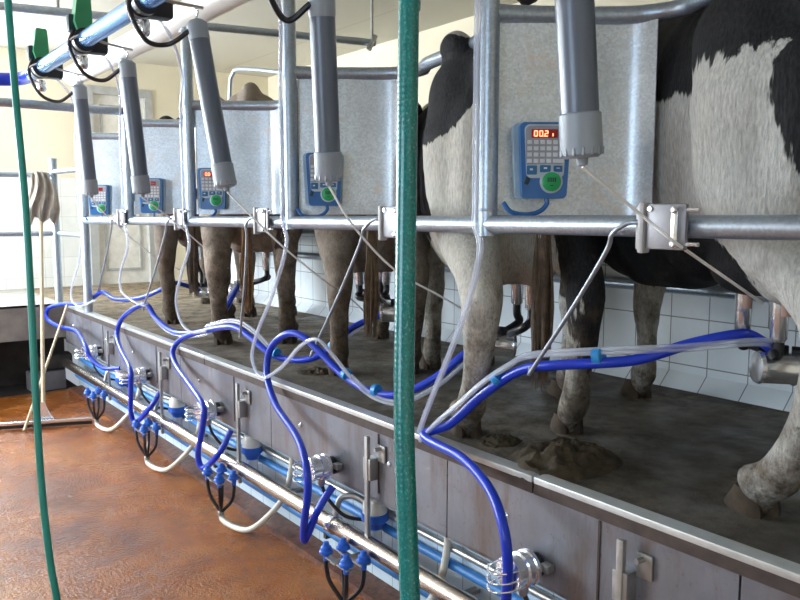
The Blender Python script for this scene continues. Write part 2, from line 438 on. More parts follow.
# pit end wall: concrete slab over a dark hollow
e = MB(); e.bb(XL, 1.76, 7.42, 7.6, .50, DZ)
struct('wall_pit_end', e, CONC)
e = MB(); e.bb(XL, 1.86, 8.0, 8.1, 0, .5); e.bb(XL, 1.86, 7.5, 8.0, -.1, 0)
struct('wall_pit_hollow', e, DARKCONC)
tag(MB().box((1.60, 7.62, .09), (.30, .2, .18), Matrix.Rotation(.1, 3, 'Z'), .02).build('concrete_block', STONE), 'pale concrete block in the dark hollow at the far end of the pit', 'block')
tag(MB().box((1.64, 7.60, .265), (.36, .2, .13), Matrix.Rotation(-.08, 3, 'Z'), .03).build('concrete_block', DARKCONC), 'dark grey slab lying on the pale block at the far end of the pit', 'block')

# ------------------------------------------------- kerb panels and edging
cuts = [-.35, .95, 2.05, 3.40, 4.60, 5.80, 7.40]
PN = ['off to the right of the picture', 'nearest', 'second nearest', 'behind the green hose', 'with the middle clamp', 'second farthest', 'farthest']
plabel = ['stainless kerb panel at the right edge of the photo, beside the nearest upright tab',
          'stainless kerb panel under the nearest cow, carrying the nearest chrome clamp',
          'stainless kerb panel right of the foreground green hose, below the second cow',
          'stainless kerb panel carrying the middle chrome clamp',
          'stainless kerb panel carrying the second farthest chrome clamp',
          'farthest stainless kerb panel, beside the end of the pit']
plabel = ['stainless kerb panel running out of the photo at the lower right corner',
          'nearest stainless kerb panel that carries a chrome clamp, at the bottom edge of the photo',
          'stainless kerb panel just left of and behind the foreground green hose',
          'stainless kerb panel carrying the third nearest chrome clamp',
          'stainless kerb panel carrying the second farthest chrome clamp',
          'farthest stainless kerb panel, ending at the end of the pit']
for i in range(6):
    p = MB(); p.bb(1.738, 1.752, cuts[i]+.003, cuts[i+1]-.003, .465, .765); p.bb(1.738, 1.80, cuts[i]+.003, cuts[i+1]-.003, .458, .468)
    po = p.build('kerb_panel', PANEL); tag(po, plabel[i], 'panel', 'stainless panels on the platform edge')
    for (y, z) in ((cuts[i]+.35, .64), (cuts[i+1]-.30, .64)):
        MB().lathe([(.011, 0), (.011, .005), (.006, .009)], (1.738, y, z), (-1, 0, 0), 10).build('bolt', CHROME, po)
    b = MB(); b.bb(1.7345, 1.739, cuts[i]+.42, cuts[i]+.428, .50, .745); b.build('seam', FLANGE, po)
ecut = [-.3, 1.63, 4.2, 7.41]
el = ['aluminium edging strip along the platform under the nearest cow', 'aluminium edging strip along the middle of the platform edge', 'far aluminium edging strip at the end of the platform edge']
for i in range(3):
    p = MB(); p.bb(1.728, 1.785, ecut[i]+.004, ecut[i+1]-.004, .785, .806, .003)
    po = p.build('edging_strip', EDGE); tag(po, el[i], 'edging', 'aluminium strips on the platform edge')
    MB().bb(1.731, 1.76, ecut[i]+.004, ecut[i+1]-.004, .750, .786).build('flange', FLANGE, po)

# ------------------------------------------------------------- pipe work
def pipe(name, label, mat, pts, r, cat='pipe', seg=16, sm=0, grp=None):
    o = MB().tube(pts, r, seg, sm).build(name, mat); tag(o, label, cat, grp); return o
mp_ = pipe('milk_pipe', 'brushed steel milk pipe running along the pit wall under the kerb panels', STEELPIPE, [(1.70, -.6, .285), (1.70, 7.3, .285)], .036)
for y in (1.3, 2.74, 5.1):
    MB().lathe([(.036, 0), (.042, .003), (.042, .037), (.036, .04)], (1.70, y, .285), (0, 1, 0), 20).build('pipe_joint', CHROME, mp_)
for y in (.6, 2.0, 3.3, 4.5, 5.7, 6.9):
    MB().bb(1.70, 1.858, y, y+.03, .235, .25).build('pipe_bracket', DULLSTEEL, mp_)
b1 = pipe('water_pipe', 'blue water pipe low on the pit wall, below the steel milk pipe', BLUEPIPE, [(1.80, -.6, .165), (1.80, 7.3, .165)], .026)
for y in (1.9, 2.95, 4.2, 5.4): MB().bb(1.775, 1.858, y, y+.022, .13, .20).build('pipe_clip', BLACKR, b1)
b2 = pipe('water_pipe', 'blue pipe against the tiles just above the steel milk pipe', BLUEPIPE, [(1.835, -.6, .30), (1.835, 7.3, .30)], .018)
b3 = pipe('vacuum_pipe', 'thin dark grey pipe against the tiles, topmost of the pit pipes', DULLSTEEL, [(1.835, -.6, .365), (1.835, 7.3, .365)], .014)

# rump rail and posts
rr = pipe('rump_rail', 'long horizontal galvanised rail behind the cows, above the platform edge', GALV, [(XP, .2, 1.59), (XP, 6.65, 1.56)], .029, 'rail', 20)
ptext = ['', 'galvanised post right of the foreground green hose, beside the unit showing 00.2', 'galvanised post between the second and third grey cylinders from the right',
         'third nearest galvanised post in view, left of the middle grey cylinder', 'second farthest galvanised post, partly behind a grey cylinder', 'farthest galvanised post, reaching down to the platform edge']
for i, y in enumerate(POSTY):
    zb = 1.545 if i < 5 else .80
    p = MB().tube([(XP, y, zb), (XP, y, 2.66)], .031 if i < 5 else .036, 20, 0)
    po = p.build('galvanised_post', GALV)
    tag(po, ptext[i] if i else 'galvanised post just outside the right edge of the photo', 'post', 'posts carrying the rump rail')
    q = MB().lathe([(.033, 0), (.041, .003), (.041, .012), (.033, .015)], (XP, y, 2.63), seg=20); q.build('post_collar', GALV, po)
    if i < 5: MB().lathe([(.0315, 0), (.0325, .002), (.0325, .006), (.031, .008)], (XP, y, 1.625), seg=20).build('weld_ring', GALV, po)

# overhead pipes
pipe('overhead_vacuum_line', 'thick white plastic pipe running overhead above the posts', PVCW, [(XP+.02, -.6, 2.74), (XP+.02, 6.9, 2.74)], .08, seg=24)
cl = pipe('overhead_milk_line', 'shiny blue coated pipe overhead with the green handled valves on it', BLUEFILM, [(1.2, .4, 2.53), (1.2, 5.66, 2.53)], .044, seg=24)
MB().tube([(1.2, 5.6, 2.53), (1.2, 5.82, 2.53), (1.12, 5.92, 2.52), (.9, 5.93, 2.51), (.3, 5.95, 2.50)], .044, 18, 8).build('blue_end_hose', BLUEH, cl)
pipe('cross_pipe', 'galvanised pipe crossing high under the ceiling from the upper left to its free end', GALV, [PZ(-90, -4, 2.95), PZ(0, 6, 2.95), PZ(375, 43, 2.95)], .028, seg=14)
hp = PZ(372, 42, 2.95)
o = MB().tube([hp, (hp.x, hp.y, ZC)], .012, 8, 0).tube([hp-Vector((.03, 0, .06)), hp+Vector((.03, 0, .05))], .022, 8, 0)
tag(o.build('hanger_rod', DULLSTEEL), 'thin rod hanging from the ceiling and holding the end of the cross pipe', 'rod')
hp2 = PZ(58, 12, 2.95)
tag(MB().tube([hp2, (hp2.x, hp2.y, ZC)], .012, 8, 0).build('hanger_rod', DULLSTEEL), 'thin rod hanging from the ceiling above the farther green valve handles', 'rod')
pipe('crossbar', 'galvanised bar crossing the pit at the second farthest post', GALV, [(-1.2, 5.5, 2.31), (1.72, 5.5, 2.31)], .028, 'rail')
pipe('stall_hoop', 'thin galvanised hoop rising above the brown rump at the back', GALV,
     [PX(229, 175, 3.2), PX(230, 92, 3.2), PX(233, 74, 3.2), PX(243, 69, 3.2), PX(300, 74, 3.2), PX(340, 76, 3.2)], .02, 'rail', 12, 6)
for z, lb in ((1.23, 'upper'), (1.10, 'lower')):
    pass
pipe('manger_rail', 'galvanised rail along the tiled wall behind the cow legs', GALV, [(3.19, -.5, 1.27), (3.19, 7.8, 1.27)], .026, 'rail')
pipe('manger_rail', 'upper galvanised rail along the tiled wall, just above the other wall rail', GALV, [(3.19, -.5, 1.45), (3.19, 7.8, 1.45)], .026, 'rail')

# splash sheets and zigzag top rails
slabel = ['galvanised splash sheet behind the unit showing 00.2, nearest of the sheets', 'galvanised splash sheet just left of the foreground green hose', 'galvanised splash sheet behind the third unit from the right',
          'galvanised splash sheet between the two leftmost posts', 'farthest galvanised splash sheet, at the left']
rlabel = ['bent top rail over the nearest splash sheet', 'bent top rail over the splash sheet beside the green hose', 'bent top rail over the sheet with the third unit from the right', 'bent top rail over the second farthest splash sheet', 'bent top rail over the farthest splash sheet']
for i in range(5):
    y = POSTY[i+1]
    prof = [(1.79, y+.0), (1.86, y-.05), (1.95, y-.11), (2.05, y-.17), (2.11, y-.21), (2.145, y-.245), (2.158, y-.285), (2.16, y-.33)]
    pp = spline([Vector((a, b_, 0)) for a, b_ in prof], 4)
    s = MB(); n = len(pp); R = []
    for k, p in enumerate(pp):
        t = (pp[min(k+1, n-1)]-pp[max(k-1, 0)]).normalized(); nr = Vector((t.y, -t.x, 0))*.0018
        R.append([p+nr+Vector((0, 0, 1.612)), p-nr+Vector((0, 0, 1.612)), p-nr+Vector((0, 0, 2.225)), p+nr+Vector((0, 0, 2.225))])
    s.rings(R); so = s.build('splash_sheet', SHEET); tag(so, slabel[i], 'panel', 'curved splash sheets between the posts')
    MB().bb(1.765, 1.80, y+.0, y+.03, 1.70, 1.76).bb(1.765, 1.80, y, y+.03, 2.12, 2.18).build('fixing_lug', GALV, so)
    zt = 2.25 if i < 2 else 2.235; y2 = POSTY[i]
    t = MB().tube([(1.76, y, zt), (1.86, y-.05, zt), (2.04, y-.165, zt), (2.16, y-.28, zt), (2.19, y-.41, zt), (2.12, y-.54, zt), (1.95, y2+.27, zt-.02), (1.76, y2+.01, zt-.03)], .028, 14, 6)
    tag(t.build('top_rail', GALV), rlabel[i], 'rail', 'bent top rails over the splash sheets')

# --------------------------------------------------------- control units
def seven(mb, ch, x, z, w, h, y):
    seg = {'0': 'abcdef', '1': 'bc', '2': 'abged', '.': '.'}[ch]; t = .0032
    P = {'a': (0, h/2, w, t), 'g': (0, 0, w, t), 'd': (0, -h/2, w, t), 'f': (-w/2, h/4, t, h/2), 'b': (w/2, h/4, t, h/2), 'e': (-w/2, -h/4, t, h/2), 'c': (w/2, -h/4, t, h/2), '.': (0, -h/2, t, t)}
    for s_ in seg:
        a, b_, c, d = P[s_]; mb.box((x+a, y, z+b_), (c, .001, d))
def unit(idx, loc, rz, label, digits):
    """front faces local -y"""
    t = empty('control_unit', loc, label, 'control unit', 'milking control units on the splash sheets', rz)
    def shape(w0, w1, h, y0, y1, zoff=0, k=6):
        pts = []
        def arc(cx, cz, r, a0, a1):
            for j in range(k+1):
                a = math.radians(a0+(a1-a0)*j/k); pts.append((cx+r*math.cos(a), cz+r*math.sin(a)))
        r = .016
        arc(w0/2-r, h/2-r, r, 0, 90); arc(-w0/2+r, h/2-r, r, 90, 180); arc(-w1/2+r, -h/2+r, r, 180, 270); arc(w1/2-r, -h/2+r, r, 270, 360)
        return MB().rings([[Vector((x, y0, z+zoff)) for x, z in pts], [Vector((x, y1, z+zoff)) for x, z in pts]])
    shape(.185, .165, .236, 0, .035).build('backing', UPALE, t).location = (-.004, 0, 0)
    shape(.160, .140, .236, -.030, .002).build('housing', UBLUE, t)
    fc = shape(.132, .118, .165, -.034, -.028, .028).build('face', UFACE, t)
    shape(.126, .122, .118, -.0365, -.033, .047).build('keypad_field', UGREY, t)
    ds = MB().box((-.004, -.0372, .082), (.082, .002, .026), None, .0005).build('display', UREDW, t)
    if digits:
        mb = MB(); x = -.032
        for ch in digits:
            if ch == ' ': x += .012; continue
            if ch == '.': seven(mb, '.', x-.0075, .082, 0, .016, -.0386); continue
            if ch == 's': seven(mb, '1', x+.004, .078, .0, .009, -.0386); continue
            seven(mb, ch, x, .082, .009, .016, -.0386); x += .0165
        mb.build('lit_digits', LED, ds)
    kb = MB()
    for r in range(4):
        for c in range(6):
            if r == 3 and c == 5: continue
            w = .0145
            kb.box((-.0505+c*.0202 + (.010 if (r == 3 and c == 4) else 0), -.0375, .056-r*.0192), (w if not (r == 3 and c == 4) else .034, .003, .0125), None, .001)
    kb.build('keys', UKEY, t)
    for a, b_, c, d in (((-.042, -.0355, -.030), (.032, .004, .028), (-.044, -.038, -.028), (.009, .001, .006)), ((0, -.0355, -.026), (.034, .004, .022), (0, -.038, -.024), (.010, .001, .005)), ((.040, -.0355, -.026), (.028, .004, .020), (.040, -.038, -.024), (.010, .001, .003))):
        bk = MB().box(a, b_, None, .003).build('blue_key', UKEYB, t); MB().box(c, d).build('key_symbol', UKEY, bk)
    MB().lathe([(.036, 0), (.036, .006), (.033, .008)], (.020, -.029, -.066), (0, -1, 0), 28).build('button_ring', UFACE, t)
    gb = MB().lathe([(.030, 0), (.030, .008), (.026, .011)], (.020, -.031, -.066), (0, -1, 0), 28).build('green_button', UGREEN, t)
    bs = MB()
    for j in range(5): bs.box((.008+j*.0058, -.0425, -.060), (.0035, .001, .014))
    bs.box((.020, -.0425, -.078), (.010, .001, .003)); bs.build('button_bars', UDARK, gb)
    MB().box((-.055, -.031, -.062), (.014, .004, .026), Matrix.Rotation(.35, 3, 'Y'), .002).build('side_clip', UDARK, t)
    tx = bpy.data.curves.new('maker_name', 'FONT'); tx.body = 'afikim'; tx.size = .014; tx.extrude = .0004
    to = bpy.data.objects.new('maker_name', tx); COL.objects.link(to)
    dg = bpy.context.evaluated_depsgraph_get(); me = bpy.data.meshes.new_from_object(to.evaluated_get(dg)); bpy.data.objects.remove(to)
    me.materials.clear(); me.materials.append(UKEYB)
    mo = bpy.data.objects.new('maker_name', me); COL.objects.link(mo); mo.parent = t
    mo.location = (-.058, -.0345, -.0125); mo.rotation_euler = (PI/2, 0, 0)
    MB().tube([(.01, -.01, -.115), (.012, -.012, -.135), (-.01, -.012, -.158), (-.05, -.012, -.168), (-.10, -.008, -.160), (-.125, .0, -.130)], .0075, 8, 6).build('cable', UBLUE, t)
    return t
ua = math.atan2(.6, -.8)   # not used
facing = [(540, 162, 1.88), (325, 180, 1.88), (215, 189, 1.88), (154, 196, 1.87), (102, 200, 1.835)]
ulab = ['control unit showing 00.2 in red digits, the largest and nearest of the units',
        'blue control unit half hidden behind the second grey cylinder from the right', 'blue control unit with dim red digits beside the third grey cylinder from the right',
        'blue control unit partly behind the second grey cylinder from the left', 'leftmost and smallest blue control unit, with a red lit display']
digs = ['00.2s', '', '0.0', '', '00']
for i, (x, y, X) in enumerate(facing):
    p = PX(x, y, X)
    # sheet direction is (.6,-.33) ; outward normal (-.5,-.86)
    rz = math.atan2(-.86, -.60)+PI/2
    nrm = Vector((-.57, -.82, 0))
    unit(i, p+nrm*.045, rz, ulab[i], digs[i])

# ------------------------------------------------------ grey cylinders
def cylinder(i, top, bot, label):
    top = Vector(top); bot = Vector(bot); ax = (bot-top).normalized(); L = (bot-top).length; r = .043
    t = empty('detacher_cylinder', bot, label, 'cylinder', 'grey cylinders hanging over the rail')
    o = lambda v: Vector(v)-bot
    MB().lathe([(r, .06), (r, L-.09)], o(top), ax, 28).build('barrel', PVCG, t)
    MB().lathe([(.012, 0), (.03, .004), (r+.001, .018), (r+.002, .03), (r+.002, .085), (r, .09)], o(top), ax, 28).build('top_cap', CAPG, t)
    cp = MB().lathe([(r, L-.10), (r+.0045, L-.097), (r+.005, L-.025), (r+.003, L-.008), (r-.006, L), (.014, L), (.012, L+.016), (.004, L+.018)], o(top), ax, 28).build('bottom_cap', CAPG, t)
    rb = MB(); u = ax.orthogonal().normalized(); w = ax.cross(u)
    for k in range(14):
        a = 2*PI*k/14; dd = u*math.cos(a)+w*math.sin(a)
        rb.box(o(top)+ax*(L-.014)+dd*(r+.0025), (.007, .007, .018), None, .002)
    rb.build('cap_ribs', CAPG, cp)
    hk = [o(top)+Vector((.0, 0, 0)), o(top)+Vector((.006, .0, .02)), o(top)+Vector((.0, -.018, .038)), o(top)+Vector((-.008, 0, .052))]
    MB().tube(hk, .0045, 8, 6).build('hook', CHROME, t)
    return t
cyl_t = [PX(572, -52, 1.36), PX(321, -12, 1.36), PX(196, 20, 1.36), PX(126.5, 60, 1.36), PX(79, 84, 1.36)]
cyl_b = [PX(582, 158, 1.40), PX(329, 181, 1.42), PX(226, 187, 1.42), PX(142, 194, 1.42), PX(91, 195, 1.42)]
cylab = ['nearest hanging grey cylinder, in front of the unit showing 00.2', 'second nearest hanging grey cylinder, just left of the green hose', 'middle hanging grey cylinder, leaning outwards',
         'second farthest hanging grey cylinder', 'farthest hanging grey cylinder, at the left']
for i in range(5): cylinder(i, cyl_t[i], cyl_b[i], cylab[i])

# valve blocks on the overhead line with green handles, arm and black tube
vlab = ['valve block above the nearest cylinder, outside the top of the photo', 'valve block over the second nearest cylinder, outside the top of the photo', 'valve block with black body at the top edge, third from the far end',
        'valve block with the larger green handle on the blue pipe', 'farthest valve block with the smaller green handle on the blue pipe']
for i in range(5):
    ct = cyl_t[i]; y = ct.y+.22 if i > 1 else ct.y+.12
    y = [1.35, 2.40, 3.48, 4.45, 5.42][i]
    t = empty('valve_block', (1.2, y, 2.53), vlab[i], 'valve', 'valves with green handles on the overhead pipe'); t.scale = (1.38, 1.38, 1.38)
    MB().lathe([(.032, -.045), (.044, -.042), (.044, -.012), (.038, -.006), (.038, .006), (.044, .012), (.044, .042), (.032, .045)], (0, 0, 0), (0, 1, 0), 24).build('pipe_clamp', BLACKR, t)
    MB().box((.055, .03, .0), (.09, .06, .075), None, .01).build('valve_body', BLACKR, t)
    MB().box((-.03, .015, .065), (.042, .04, .07), None, .015).build('bracket_body', UDARK, t)
    MB().lathe([(.016, 0), (.02, .01), (.02, .04), (.012, .05)], (.0, -.0, -.055), (0, 0, -1), 14).build('nozzle', CHROME, t)
    g = MB(); g.rings([[Vector((sx*w*.5-.0+dx, sy*d_*.5, z)) for sx, sy in ((-1, -1), (1, -1), (1, 1), (-1, 1))] for z, w, d_, dx in ((.035, .042, .05, 0), (.07, .066, .06, 0), (.165, .050, .05, .006), (.175, .038, .038, .006))])
    g.build('handle', GREENV, t)
    MB().tube([(-.0, -.06, .02), (-.055, -.045, -.01), (-.045, -.01, -.055), (0.01, .02, -.065)], .006, 8, 6).build('wire_loop', CHROME, t)
    arm_end = (ct+Vector((-.008, 0, .055))-Vector((1.2, y, 2.53)))/1.38
    MB().tube([(.03, -.01, .02), (arm_end.x*.5, arm_end.y*.5, arm_end.z*.5+.01), arm_end+Vector((.03, 0, 0))], .005, 8, 4).build('support_arm', DULLSTEEL, t)
    ax = (cyl_b[i]-ct).normalized(); e_ = (ct+ax*.055+Vector((-.042, 0, 0))-Vector((1.2, y, 2.53)))/1.38
    MB().tube([(-.04, -.03, .03), (-.06, -.05, -.04), (-.02, -.07, -.13), (e_.x*.5, e_.y*.6, e_.z-.035), e_], .0075, 8, 8).build('black_air_tube', BLACKR, t)

# pull cords from the cylinders to the clusters
def cord(pts, label, r=.0042):
    tag(MB().tube(pts, r, 6, 8).build('pull_cord', CORD), label, 'cord', 'pull cords from the cylinders to the claws')
def below(i, d=.02): return cyl_b[i]+(cyl_b[i]-cyl_t[i]).normalized()*d
# ------------------------------------------------------------- cows
ANG = math.radians(54)
VOX = .0115
import numpy as np
class Implicit:
    """smooth union of tapered limbs and ellipsoids, meshed as one continuous surface"""
    def __init__(s, lo, hi, h):
        s.lo = np.array(lo, float); s.h = h
        s.n = np.ceil((np.array(hi)-s.lo)/h).astype(int)+1
        s.D = np.full(tuple(s.n), .5)
        s.ax = [s.lo[i]+h*np.arange(s.n[i]) for i in range(3)]
    def _sub(s, lo, hi, pad=.13):
        a = [max(0, int((lo[i]-pad-s.lo[i])/s.h)) for i in range(3)]; b = [min(int(s.n[i]), int((hi[i]+pad-s.lo[i])/s.h)+2) for i in range(3)]
        sl = tuple(slice(a[i], b[i]) for i in range(3))
        return sl, s.ax[0][sl[0]][:, None, None], s.ax[1][sl[1]][None, :, None], s.ax[2][sl[2]][None, None, :]
    def _add(s, sl, d, k):
        o = s.D[sl]; hh = np.clip(.5+.5*(o-d)/k, 0, 1)
        s.D[sl] = o*(1-hh)+d*hh-k*hh*(1-hh)
    def tube(s, pts, r, seg=0, sm=4, radii=None, flat=1, k=.03):
        pp = spline(pts, max(sm, 1)) if len(pts) > 2 else [Vector(p) for p in pts]
        n = len(pp); rr = []
        for i in range(n):
            if radii:
                t = i/(n-1)*(len(radii)-1); q = min(int(t), len(radii)-2); rr.append(radii[q]+(radii[q+1]-radii[q])*(t-q))
            else: rr.append(r)
        R = max(rr); lo = [min(p[i] for p in pp)-R for i in range(3)]; hi = [max(p[i] for p in pp)+R for i in range(3)]
        sl, X, Y, Z = s._sub(lo, hi, .06); best = None
        for i in range(n-1):
            a, b_ = pp[i], pp[i+1]; ba = b_-a; L = max(ba.length_squared, 1e-9)
            t = np.clip(((X-a.x)*ba.x+(Y-a.y)*ba.y+(Z-a.z)*ba.z)/L, 0, 1)
            d = np.sqrt((X-a.x-t*ba.x)**2+(Y-a.y-t*ba.y)**2+(Z-a.z-t*ba.z)**2)-(rr[i]+t*(rr[i+1]-rr[i]))
            best = d if best is None else np.minimum(best, d)
        s._add(sl, best, k)
    def ell(s, c, r, seg=0, k=.035):
        sl, X, Y, Z = s._sub([c[i]-r[i] for i in range(3)], [c[i]+r[i] for i in range(3)], .06)
        s._add(sl, (np.sqrt(((X-c[0])/r[0])**2+((Y-c[1])/r[1])**2+((Z-c[2])/r[2])**2)-1)*min(r), k)
    def trunk(s, T, ex=2.25):
        T = np.array(T); X = s.ax[0]; cz, w, hh = [np.interp(X, T[:, 0], T[:, c])[:, None, None] for c in (1, 2, 3)]
        for _ in range(3): cz, w, hh = [np.concatenate([q[:1], (q[:-2]+2*q[1:-1]+q[2:])/4, q[-1:]]) for q in (cz, w, hh)]
        nn = (np.abs(s.ax[1][None, :, None]/w)**ex+np.abs((s.ax[2][None, None, :]-cz)/hh)**ex)**(1/ex)
        d = (nn-1)*np.minimum(w, hh)*.95
        out = np.maximum(T[0, 0]-X, X-T[-1, 0])[:, None, None]
        s.D = np.minimum(s.D, np.maximum(d, out))
    def mesh(s, name):
        D = s.D; ins = D < 0; idx = -np.ones(tuple(s.n-1), int)
        c = [D[i:D.shape[0]-1+i, j:D.shape[1]-1+j, k:D.shape[2]-1+k] for i in (0, 1) for j in (0, 1) for k in (0, 1)]
        sg = sum((q < 0).astype(int) for q in c); act = (sg > 0) & (sg < 8)
        I = np.argwhere(act); idx[act] = np.arange(len(I))
        cv = np.stack([q[act] for q in c], 1); offs_ = np.array([(i, j, k) for i in (0, 1) for j in (0, 1) for k in (0, 1)], float)
        acc = np.zeros((len(I), 3)); cnt = np.zeros(len(I))
        for a in range(8):
            for b_ in range(a+1, 8):
                if np.abs(offs_[a]-offs_[b_]).sum() != 1: continue
                m_ = (cv[:, a] < 0) != (cv[:, b_] < 0); t = cv[:, a]/np.where(m_, cv[:, a]-cv[:, b_], 1)
                acc += np.where(m_[:, None], offs_[a]+t[:, None]*(offs_[b_]-offs_[a]), 0); cnt += m_
        V = s.lo+(I+acc/cnt[:, None])*s.h; F = []
        for ax_ in range(3):
            o1, o2 = [q for q in range(3) if q != ax_]
            sl0 = [slice(1, -1)]*3; sl0[ax_] = slice(0, -1); sl1 = list(sl0); sl1[ax_] = slice(1, None)
            A = ins[tuple(sl0)]; B = ins[tuple(sl1)]; E = np.argwhere(A != B)
            base = E.copy(); base[:, o1] += 1; base[:, o2] += 1; q = []
            for (d1, d2) in ((1, 1), (0, 1), (0, 0), (1, 0)):
                p = base.copy(); p[:, o1] -= d1; p[:, o2] -= d2; q.append(idx[p[:, 0], p[:, 1], p[:, 2]])
            q = np.stack(q, 1); flip = A[tuple(E.T)] ^ (ax_ == 1)
            q[~flip] = q[~flip][:, ::-1]; F.append(q)
        F = np.concatenate(F); F = F[(F >= 0).all(1)]
        me = bpy.data.meshes.new(name); me.from_pydata(V.tolist(), [], F.tolist()); me.update(); return me
def cow_body(seedv, hocks, tail_side=0.0):
    """heading +x; hocks: per-leg x shifts"""
    m = Implicit((-.98, -.42, -.02), (1.48, .72, 1.58), VOX)
    T = [(-.765, 1.22, .03, .05), (-.75, 1.24, .10, .13), (-.70, 1.20, .165, .22), (-.61, 1.165, .205, .28), (-.52, 1.13, .235, .335), (-.41, 1.09, .25, .375), (-.28, 1.045, .25, .40),
         (-.12, 1.00, .255, .435), (.05, .975, .26, .455), (.25, .97, .26, .46), (.42, .985, .25, .45), (.58, 1.005, .25, .425), (.72, 1.03, .215, .38), (.84, 1.07, .18, .31), (.93, 1.10, .12, .22), (.97, 1.11, .05, .1)]
    m.trunk(T)
    # spine ridge, hooks and pins
    m.tube([(-.73, 0, 1.39), (-.55, 0, 1.465), (-.2, 0, 1.44), (.3, 0, 1.42), (.75, 0, 1.42)], .05, 10, 4, [.035, .05, .045, .045, .06])
    for s in (-1, 1):
        m.ell((-.44, s*.215, 1.39), (.10, .06, .06), 14); m.ell((-.685, s*.12, 1.31), (.08, .06, .06), 12)
        # thigh and hind leg
        dx = hocks[0 if s > 0 else 1]
        m.tube([(-.44, s*.13, 1.22), (-.49, s*.155, 1.05), (-.50, s*.18, .88), (-.54+dx*.3, s*.19, .74), (-.65+dx*.8, s*.19, .61), (-.705+dx, s*.19, .51), (-.69+dx, s*.19, .38), (-.66+dx*.6, s*.19, .22), (-.64+dx*.2, s*.19, .13), (-.60, s*.19, .075), (-.585, s*.19, .03)],
               .1, 16, 4, [.18, .185, .155, .115, .078, .068, .052, .045, .052, .050, .036])
        m.tube([(-.72+dx*.8, s*.19, .61), (-.755+dx, s*.19, .525), (-.71+dx, s*.19, .43)], .03, 10, 4, [.024, .037, .03])   # point of hock
        m.tube([(-.62, s*.14, 1.10), (-.635, s*.155, .90), (-.64, s*.17, .75), (-.70+dx*.8, s*.19, .61)], .1, 12, 4, [.12, .11, .075, .036])
        m.ell((-.34, s*.17, .86), (.13, .08, .14), 16)       # stifle
        m.ell((-.595, s*.235, .10), (.022, .022, .026), 10); m.ell((-.66, s*.185, .115), (.022, .02, .024), 10)  # dewclaws
        # shoulder and foreleg
        fx = hocks[2 if s > 0 else 3]
        m.tube([(.60, s*.15, 1.15), (.64, s*.18, .98), (.58, s*.17, .82), (.56+fx*.2, s*.165, .68), (.58+fx*.5, s*.155, .54), (.60+fx*.7, s*.15, .42), (.595+fx*.8, s*.15, .30), (.59+fx, s*.15, .17), (.605+fx, s*.15, .10), (.63+fx, s*.15, .03)],
               .1, 16, 4, [.15, .14, .11, .088, .063, .062, .044, .040, .050, .036])
        # ears, horns absent
    # udder and teats
    m.ell((-.40, 0, .70), (.23, .165, .17), 20); m.ell((-.50, .075, .63), (.10, .08, .10), 14); m.ell((-.50, -.075, .63), (.10, .08, .10), 14)
    m.ell((-.30, .07, .63), (.10, .08, .09), 14); m.ell((-.30, -.07, .63), (.10, .08, .09), 14)
    # flank skin fold between stifle and belly
    m.tube([(-.36, .17, .88), (-.22, .17, .78), (-.08, .12, .66)], .06, 10, 4, [.07, .045, .05]); m.tube([(-.36, -.17, .88), (-.22, -.17, .78), (-.08, -.12, .66)], .06, 10, 4, [.07, .045, .05])
    # neck curving to the left, head lowered
    m.tube([(.72, 0, 1.17), (.90, .03, 1.20), (1.05, .12, 1.20), (1.16, .26, 1.16)], .15, 16, 5, [.25, .20, .155, .12])
    m.tube([(1.13, .22, 1.22), (1.20, .32, 1.16), (1.27, .44, 1.03), (1.31, .52, .92), (1.325, .555, .87)], .1, 16, 5, [.095, .11, .085, .068, .05])
    m.tube([(1.17, .27, 1.28), (1.10, .30, 1.29)], .04, 10, 2)
    for s in (-1, 1):
        b_ = Vector((1.14, .25, 1.22)); d = Vector((.80, -.55, 0))*s
        m.tube([b_+d*.07, b_+d*.13+Vector((0, 0, .01)), b_+d*.20+Vector((0, 0, -.02))], .03, 10, 4, [.025, .036, .014], .6)
    # tail
    ts = tail_side
    m.tube([(-.70, 0, 1.38), (-.775, ts*.2, 1.31), (-.80, ts*.6, 1.10), (-.795, ts, .85), (-.79, ts*1.1, .72)], .03, 10, 5, [.045, .04, .032, .026, .024])
    out = m.mesh('cow_body')
    # uneven skin: shallow lumps following ribs and muscle
    nrm = [v.normal.copy() for v in out.vertices]; new = []
    for v, vn in zip(out.vertices, nrm):
        p = v.co.copy(); n_ = noise.noise(p*7)*.007+noise.noise(p*18)*.0025
        if .5 < p.z < 1.4 and -.2 < p.x < .5: n_ += .004*math.sin(p.x*52)
        new.extend(p+vn*n_)
    out.vertices.foreach_set('co', new); out.update()
    for f in out.polygons: f.use_smooth = True
    return out
def hoof_mb(x, y):
    m = MB()
    for s in (-1, 1):
        R = []
        for z, a0, a1, w in ((0, -.055, .085, .028), (.015, -.055, .080, .029), (.040, -.045, .058, .027), (.066, -.04, .040, .022)):
            R.append([Vector((x+(a0+a1)/2+(a1-a0)/2*math.cos(t), y+s*.027+w*math.sin(t), z)) for t in [2*PI*k/12 for k in range(12)]])
        m.rings(R)
    return m
